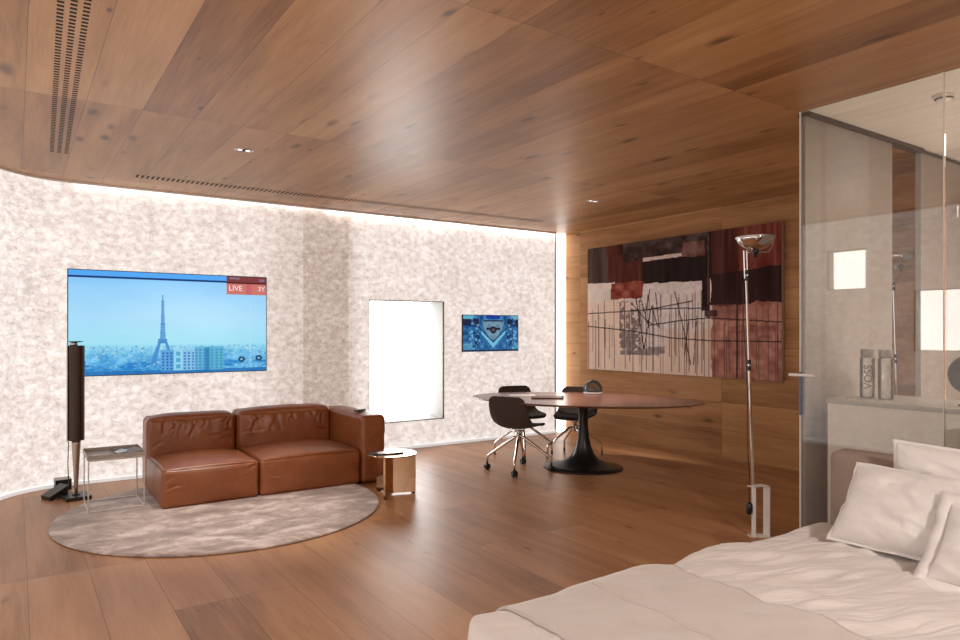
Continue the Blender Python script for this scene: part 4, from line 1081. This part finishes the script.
# ------------------------------------------------------------------ floor lamp
def floor_lamp(label, loc, rz, lit):
    t = thing('floor_lamp', label, 'floor lamp', loc, rz)
    # bent white steel strip: a narrow upside-down U on a floor plate
    def strip(pts, w_, th):
        bm = B(); rows = []
        n = len(pts)
        for k in range(n):
            d = Vector(pts[min(k + 1, n - 1)]) - Vector(pts[max(k - 1, 0)]); d.normalize(); nr = Vector((-d.y, d.x))
            p = Vector(pts[k]); a = p + nr * th / 2; c = p - nr * th / 2
            rows.append([bm.verts.new((a.x, -w_ / 2, a.y)), bm.verts.new((a.x, w_ / 2, a.y)), bm.verts.new((c.x, w_ / 2, c.y)), bm.verts.new((c.x, -w_ / 2, c.y))])
        for a, b in zip(rows, rows[1:]):
            for j in range(4): bm.faces.new((a[j], a[(j + 1) % 4], b[(j + 1) % 4], b[j]))
        bm.faces.new(rows[0]); bm.faces.new(rows[-1][::-1]); return bm
    pts = [(0.128, 0.004), (0.128, 0.345)] + [(0.103 + 0.025 * math.cos(q), 0.345 + 0.025 * math.sin(q)) for q in [PI / 2 * k / 6 for k in range(1, 7)]] + [(-0.035, 0.370)]
    link('handle', strip(pts, 0.060, 0.005), M_white, t).rotation_euler = (0, 0, math.radians(25))
    bm = B(); box(bm, -0.012, 0.012, -0.014, 0.014, 0.004, 0.366, 0.003); link('upright', bm, M_white, t)
    bm = B(); box(bm, -0.02, 0.13, 0.0, 0.08, 0.0, 0.005, 0.002); link('base_plate', bm, M_white, t)
    bm = B(); lathe(bm, [(0.0, -0.012), (0.034, -0.012), (0.04, -0.006), (0.04, 0.006), (0.034, 0.012), (0.0, 0.012)], 24)
    for v in bm.verts: v.co = Vector((v.co.z * 1.3 - 0.033, v.co.x * 0.6, v.co.y * 1.15 + 0.21))
    link('cable_reel', bm, M_black, t, True)
    top = Vector((-0.060, 0, 2.055))
    def at(z): return Vector((-0.004 + (top.x + 0.004) * (z - 0.366) / (top.z - 0.366), 0, z))
    bm = B(); tube(bm, [at(0.366), at(1.25)], 0.0105, 6); link('lower_pole', bm, M_chrome, t)
    bm = B(); tube(bm, [at(1.20), at(1.93)], 0.0085, 6); link('middle_pole', bm, M_chrome, t)
    bm = B()
    for dx in (-0.011, 0.009): tube(bm, [at(1.86) + Vector((dx, 0, 0)), at(2.06) + Vector((dx, 0, 0))], 0.0055, 8)
    link('upper_pole', bm, M_chrome, t)
    for z in (1.215, 1.262, 1.86, 1.905):
        bm = B(); p = at(z); tube(bm, [p - Vector((0, 0, 0.016)), p + Vector((0, 0, 0.016))], 0.0135, 10); link('clamp', bm, M_black, t)
    H = Vector((0.012, 0, 2.118))
    bm = B(); lathe(bm, [(0.018, -0.055), (0.03, -0.052), (0.07, -0.035), (0.105, -0.008), (0.122, 0.022), (0.128, 0.034), (0.131, 0.030), (0.128, 0.020), (0.11, -0.010), (0.074, -0.039), (0.03, -0.057)], 40, H); link('reflector', bm, M_chrome, t, True)
    bm = B(); tube(bm, [H + Vector((0.130 * math.cos(a), 0.130 * math.sin(a), 0.036)) for a in [2 * PI * k / 40 for k in range(40)]], 0.0075, 8, True); link('rim', bm, M_alu, t, True)
    bm = B(); lathe(bm, [(0.0, 0.058), (0.05, 0.055), (0.10, 0.045), (0.126, 0.034), (0.10, 0.030), (0.0, 0.030)], 32, H); link('lens', bm, clear_glass('lamp_lens', (0.8, 0.74, 0.68), k=0.6), t, True)
    bm = B(); lathe(bm, [(0.0, -0.105), (0.012, -0.105), (0.014, -0.075), (0.024, -0.07), (0.024, -0.055), (0.0, -0.055)], 20, H); link('socket', bm, M_black, t, True)
    bm = B(); tube(bm, [H + Vector((-0.131, 0, 0.034)), H + Vector((-0.125, 0, 0.005)), H + Vector((-0.09, 0, -0.03)), H + Vector((-0.04, 0, -0.055)), H + Vector((0.0, 0, -0.066)), H + Vector((0.07, 0, -0.068)), H + Vector((0.10, 0, -0.060)), H + Vector((0.118, 0, -0.03)), H + Vector((0.131, 0, 0.034))], 0.005, 8); link('yoke', bm, M_chrome, t, True)
    bm = B(); tube(bm, [H + Vector((0, 0, -0.07)), H + Vector((-0.05, 0, -0.072)), top + Vector((0.012, 0, -0.02)), top + Vector((0.01, 0, -0.06))], 0.005, 8); link('bracket', bm, M_chrome, t)
    bm = B(); pts = [H + Vector((0, 0, -0.10)), H + Vector((-0.012, 0, -0.15)), at(1.93) + Vector((0.014, 0.01, 0))] + [at(z) + Vector((-0.02 + 0.006 * math.sin(z * 7), 0.012, 0)) for z in (1.8, 1.6, 1.4, 1.2, 1.0, 0.8, 0.6, 0.45)] + [Vector((-0.03, 0.01, 0.3)), Vector((-0.03, 0, 0.22))]
    tube(bm, pts, 0.003, 6); link('cord', bm, M_black, t)
    return t
floor_lamp('tall chrome floor lamp with dish reflector and white steel handle, beside the glass edge', (4.385, 2.955, 0), -PSI, True)
floor_lamp('second chrome floor lamp added behind the bathroom glass in place of a reflection of the first', (6.50, 2.93, 0), -PSI, False)  # added copy that stands in for the lamp's image in the glass

# ------------------------------------------------------------------ bed
BX0, BX1, BY0, BY1, BZ = 1.185, 3.53, -0.10, 1.985, 0.50
bed = thing('bed', 'low double bed with upholstered taupe headboard in front of the glass partition', 'bed', (0, 0, 0))
bm = B(); box(bm, BX0 + 0.10, BX1, BY0 + 0.05, BY1 - 0.05, 0.08, 0.24, 0.02); link('frame', bm, M_bed, bed)
for x in (BX0 + 0.25, BX1 - 0.15):
    for y in (BY0 + 0.2, BY1 - 0.2):
        bm = B(); lathe(bm, [(0.0, 0.0), (0.025, 0.0), (0.03, 0.085), (0.0, 0.085)], 16, (x, y, 0)); link('leg', bm, M_black, bed)
bm = B(); box(bm, BX0 + 0.09, BX1 - 0.01, BY0 + 0.04, BY1 - 0.04, 0.24, 0.465, 0.05, None, 4); link('mattress', bm, M_linen, bed)
bm = B(); soft_block(bm, (BX1 + 0.085, (BY0 + BY1) / 2 - 0.025, 0.44), (0.15, BY1 - BY0 - 0.01, 0.84), 0.05, (0.01, 0, 0.008), 0.002, (3, 3, 3), 4.0, 22); link('headboard', bm, M_bed, bed, True)

def bed_top(x, y, fold=1.0):
    """height of the duvet over the mattress"""
    w1 = noise.fractal(Vector((x * 2.2 + y * 1.6, y * 0.9 - x * 0.4, 3.1)), 1.0, 2.0, 4)
    # long soft creases running obliquely across the bed towards the pillows
    q = (x * 0.55 + y * 0.85); r_ = (y * 0.55 - x * 0.85)
    w2 = noise.ridged_multi_fractal(Vector((r_ * 0.8 + 4, q * 5.5, 0.7)), 1.0, 2.0, 2, 1.0, 2.0)
    w3 = noise.noise(Vector((x * 4.5, y * 11.0 + x * 3.0, 5.5))) + 0.6 * noise.noise(Vector((x * 2.0 + 8, y * 24.0 + x * 5.0, 1.5)))
    k = max(0.0, min(1.0, (x - 2.0) / 0.35)); k = 0.25 + 0.75 * k
    return BZ + 0.016 * w1 + (0.024 * (w2 - 1.0) + 0.020 * w3) * k * fold
def drape(name, mat, x0, x1, y0, y1, drop, lift, nx, ny, corner, wob, thick, foot=True, seed=0.0):
    """cloth over the bed: flat on top, falling over the +Y side and optionally the foot"""
    bm = B(); rows = []
    R = 0.075
    def edge(d):                                 # d: signed distance past the mattress edge -> (overhang, fall)
        if d <= -R: return d, 0.0
        s = d + R
        if s < R * PI / 2:
            a = s / R; return -R + R * math.sin(a), R * (1 - math.cos(a))
        return 0.0, R + (s - R * PI / 2)
    for i in range(nx + 1):
        row = []
        for j in range(ny + 1):
            a = x0 + (x1 - x0) * i / nx; b = y0 + (y1 + drop - y0) * j / ny
            oy, fy = edge(b - BY1)
            if foot: ox, fx = edge(BX0 - a)
            else: ox, fx = BX0 - a, 0.0
            # rounded corner between side and foot
            y = BY1 + oy; x = BX0 - ox
            fall = math.hypot(fx, fy) if (fx and fy) else fx + fy
            if foot:
                dx = max(0.0, corner - (x - BX0)); dy = max(0.0, corner - (BY1 - y))
                dd = math.hypot(dx, dy)
                if dx > 0 and dy > 0 and dd > corner:
                    k = corner / dd; x = BX0 + corner - dx * k; y = BY1 - corner + dy * k
            wv = noise.noise(Vector((x * 5 + seed, 2.0, seed))) * wob * min(1, fall / 0.15)
            wv += noise.noise(Vector((x * 1.7 + seed, 7.0, seed))) * 0.022 * min(1, (fy + 0.02) / 0.08)
            fk = 1 - min(1, fall / 0.12)
            z = BZ + (bed_top(x, y) - BZ) * (0.35 + 0.65 * fk) - fall + lift
            ny_ = min(1.0, fy / R); nx_ = min(1.0, fx / R)
            row.append(bm.verts.new((x - lift * nx_, y + wv + lift * ny_, max(z, 0.03))))
        rows.append(row)
    for a, b in zip(rows, rows[1:]):
        for j in range(ny): bm.faces.new((a[j], a[j + 1], b[j + 1], b[j]))
    o = link(name, bm, mat, None, True)
    m = o.modifiers.new('thickness', 'SOLIDIFY'); m.thickness = thick; m.offset = -1
    return o
dv = drape('duvet', M_duvet, BX0 - 0.30, BX1 - 0.12, BY0, BY1, 0.40, 0.012, 210, 220, 0.26, 0.02, 0.012)
tag(dv, 'rumpled off-white duvet spread over the whole bed', 'duvet')
th = drape('throw_blanket', M_throw, 1.42, 2.20, BY0, BY1, 0.30, 0.026, 60, 120, 0.16, 0.02, 0.011, False, 0.0)
tag(th, 'beige wool throw blanket laid across the foot end of the bed', 'blanket')
bm = B(); pts = [(1.81, BY0 + 0.02 + (BY1 - BY0 - 0.10) * k / 60, bed_top(1.81, BY0 + 0.02 + (BY1 - BY0 - 0.10) * k / 60) + 0.0265) for k in range(61)]
tube(bm, pts, 0.004, 6); link('seam', bm, M_throw, th, True)

def pillow(label, w_, h_, t_, loc, tilt, yaw, seed, flange=0.045, roll=0.0):
    """w_ along the bed's width, h_ up the slope; an oxford pillow with a flat border"""
    t = thing('pillow', label, 'pillow', loc, 0, 'white pillows at the headboard')
    R = Matrix.Rotation(yaw, 4, 'Z') @ Matrix.Rotation(tilt, 4, 'Y') @ Matrix.Rotation(roll, 4, 'X')   # local: x thickness, y width, z height
    n = 60
    def surf(u, v, s):
        k = max(0.0, (1 - abs(u) ** 2.6) * (1 - abs(v) ** 2.6)) ** 0.55
        wr = noise.fractal(Vector((u * 1.6 + seed, v * 1.6 + seed, s * 3.0)), 1.0, 2.0, 4) * 0.022
        wr += (noise.ridged_multi_fractal(Vector((u * 0.9 + v * 1.2 + seed, (v * 1.0 - u) * 2.6, s)), 1.0, 2.0, 2, 1.0, 2.0) - 1.0) * 0.016
        pin = 1 - 0.05 * (1 - abs(u) ** 2) * abs(v) ** 3 ; pin2 = 1 - 0.05 * (1 - abs(v) ** 2) * abs(u) ** 3
        return Vector((s * (t_ / 2 * k + wr * k) , u * w_ / 2 * pin2, v * h_ / 2 * pin))
    bm = B(); G = {}
    for s in (-1, 1):
        for i in range(n + 1):
            for j in range(n + 1):
                u, v = -1 + 2 * i / n, -1 + 2 * j / n
                bd = i in (0, n) or j in (0, n)
                key = (0 if bd else s, i, j)
                if key not in G: G[key] = bm.verts.new(R @ surf(u, v, s))
    for s in (-1, 1):
        for i in range(n):
            for j in range(n):
                ks = []
                for a, b in ((i, j), (i + 1, j), (i + 1, j + 1), (i, j + 1)):
                    bd = a in (0, n) or b in (0, n); ks.append(G[(0 if bd else s, a, b)])
                bm.faces.new(ks)
    link('cushion', bm, M_linen, t, True)
    if flange:
        bm = B(); ring = []
        m = 28
        per = [(-1 + 2 * k / m, -1) for k in range(m)] + [(1, -1 + 2 * k / m) for k in range(m)] + [(1 - 2 * k / m, 1) for k in range(m)] + [(-1, 1 - 2 * k / m) for k in range(m)]
        for k, (u, v) in enumerate(per):
            a = surf(u * 0.985, v * 0.985, 0); a.x = 0
            eu = (w_ / 2 + flange) / (w_ / 2); evv = (h_ / 2 + flange) / (h_ / 2)
            c = Vector((0.016 * noise.noise(Vector((u * 4 + seed, v * 4, 0.3))), a.y * eu, a.z * evv))
            mid = (a + c) / 2
            ring.append([bm.verts.new(R @ q) for q in (a, mid, c)])
        L = len(ring)
        for k in range(L):
            A, C = ring[k], ring[(k + 1) % L]
            for q in range(2): bm.faces.new((A[q], C[q], C[q + 1], A[q + 1]))
        f = link('flange', bm, M_linen, t, True)
        md = f.modifiers.new('thickness', 'SOLIDIFY'); md.thickness = 0.004; md.offset = 0
    return t
pillow('white pillow standing upright against headboard, behind the others', 0.74, 0.42, 0.18, (3.440, 1.215, 0.745), math.radians(9), 0.0, 2.2, 0.018)
pillow('white oxford pillow leaning in front of the upright one, left side', 0.76, 0.40, 0.22, (3.235, 1.325, 0.685), math.radians(40), 0.0, 7.7, 0.018)
pillow('white flanged pillow nearest the camera at the right frame edge', 0.66, 0.34, 0.16, (3.02, 0.89, 0.655), math.radians(42), 0.0, 4.4, 0.055)
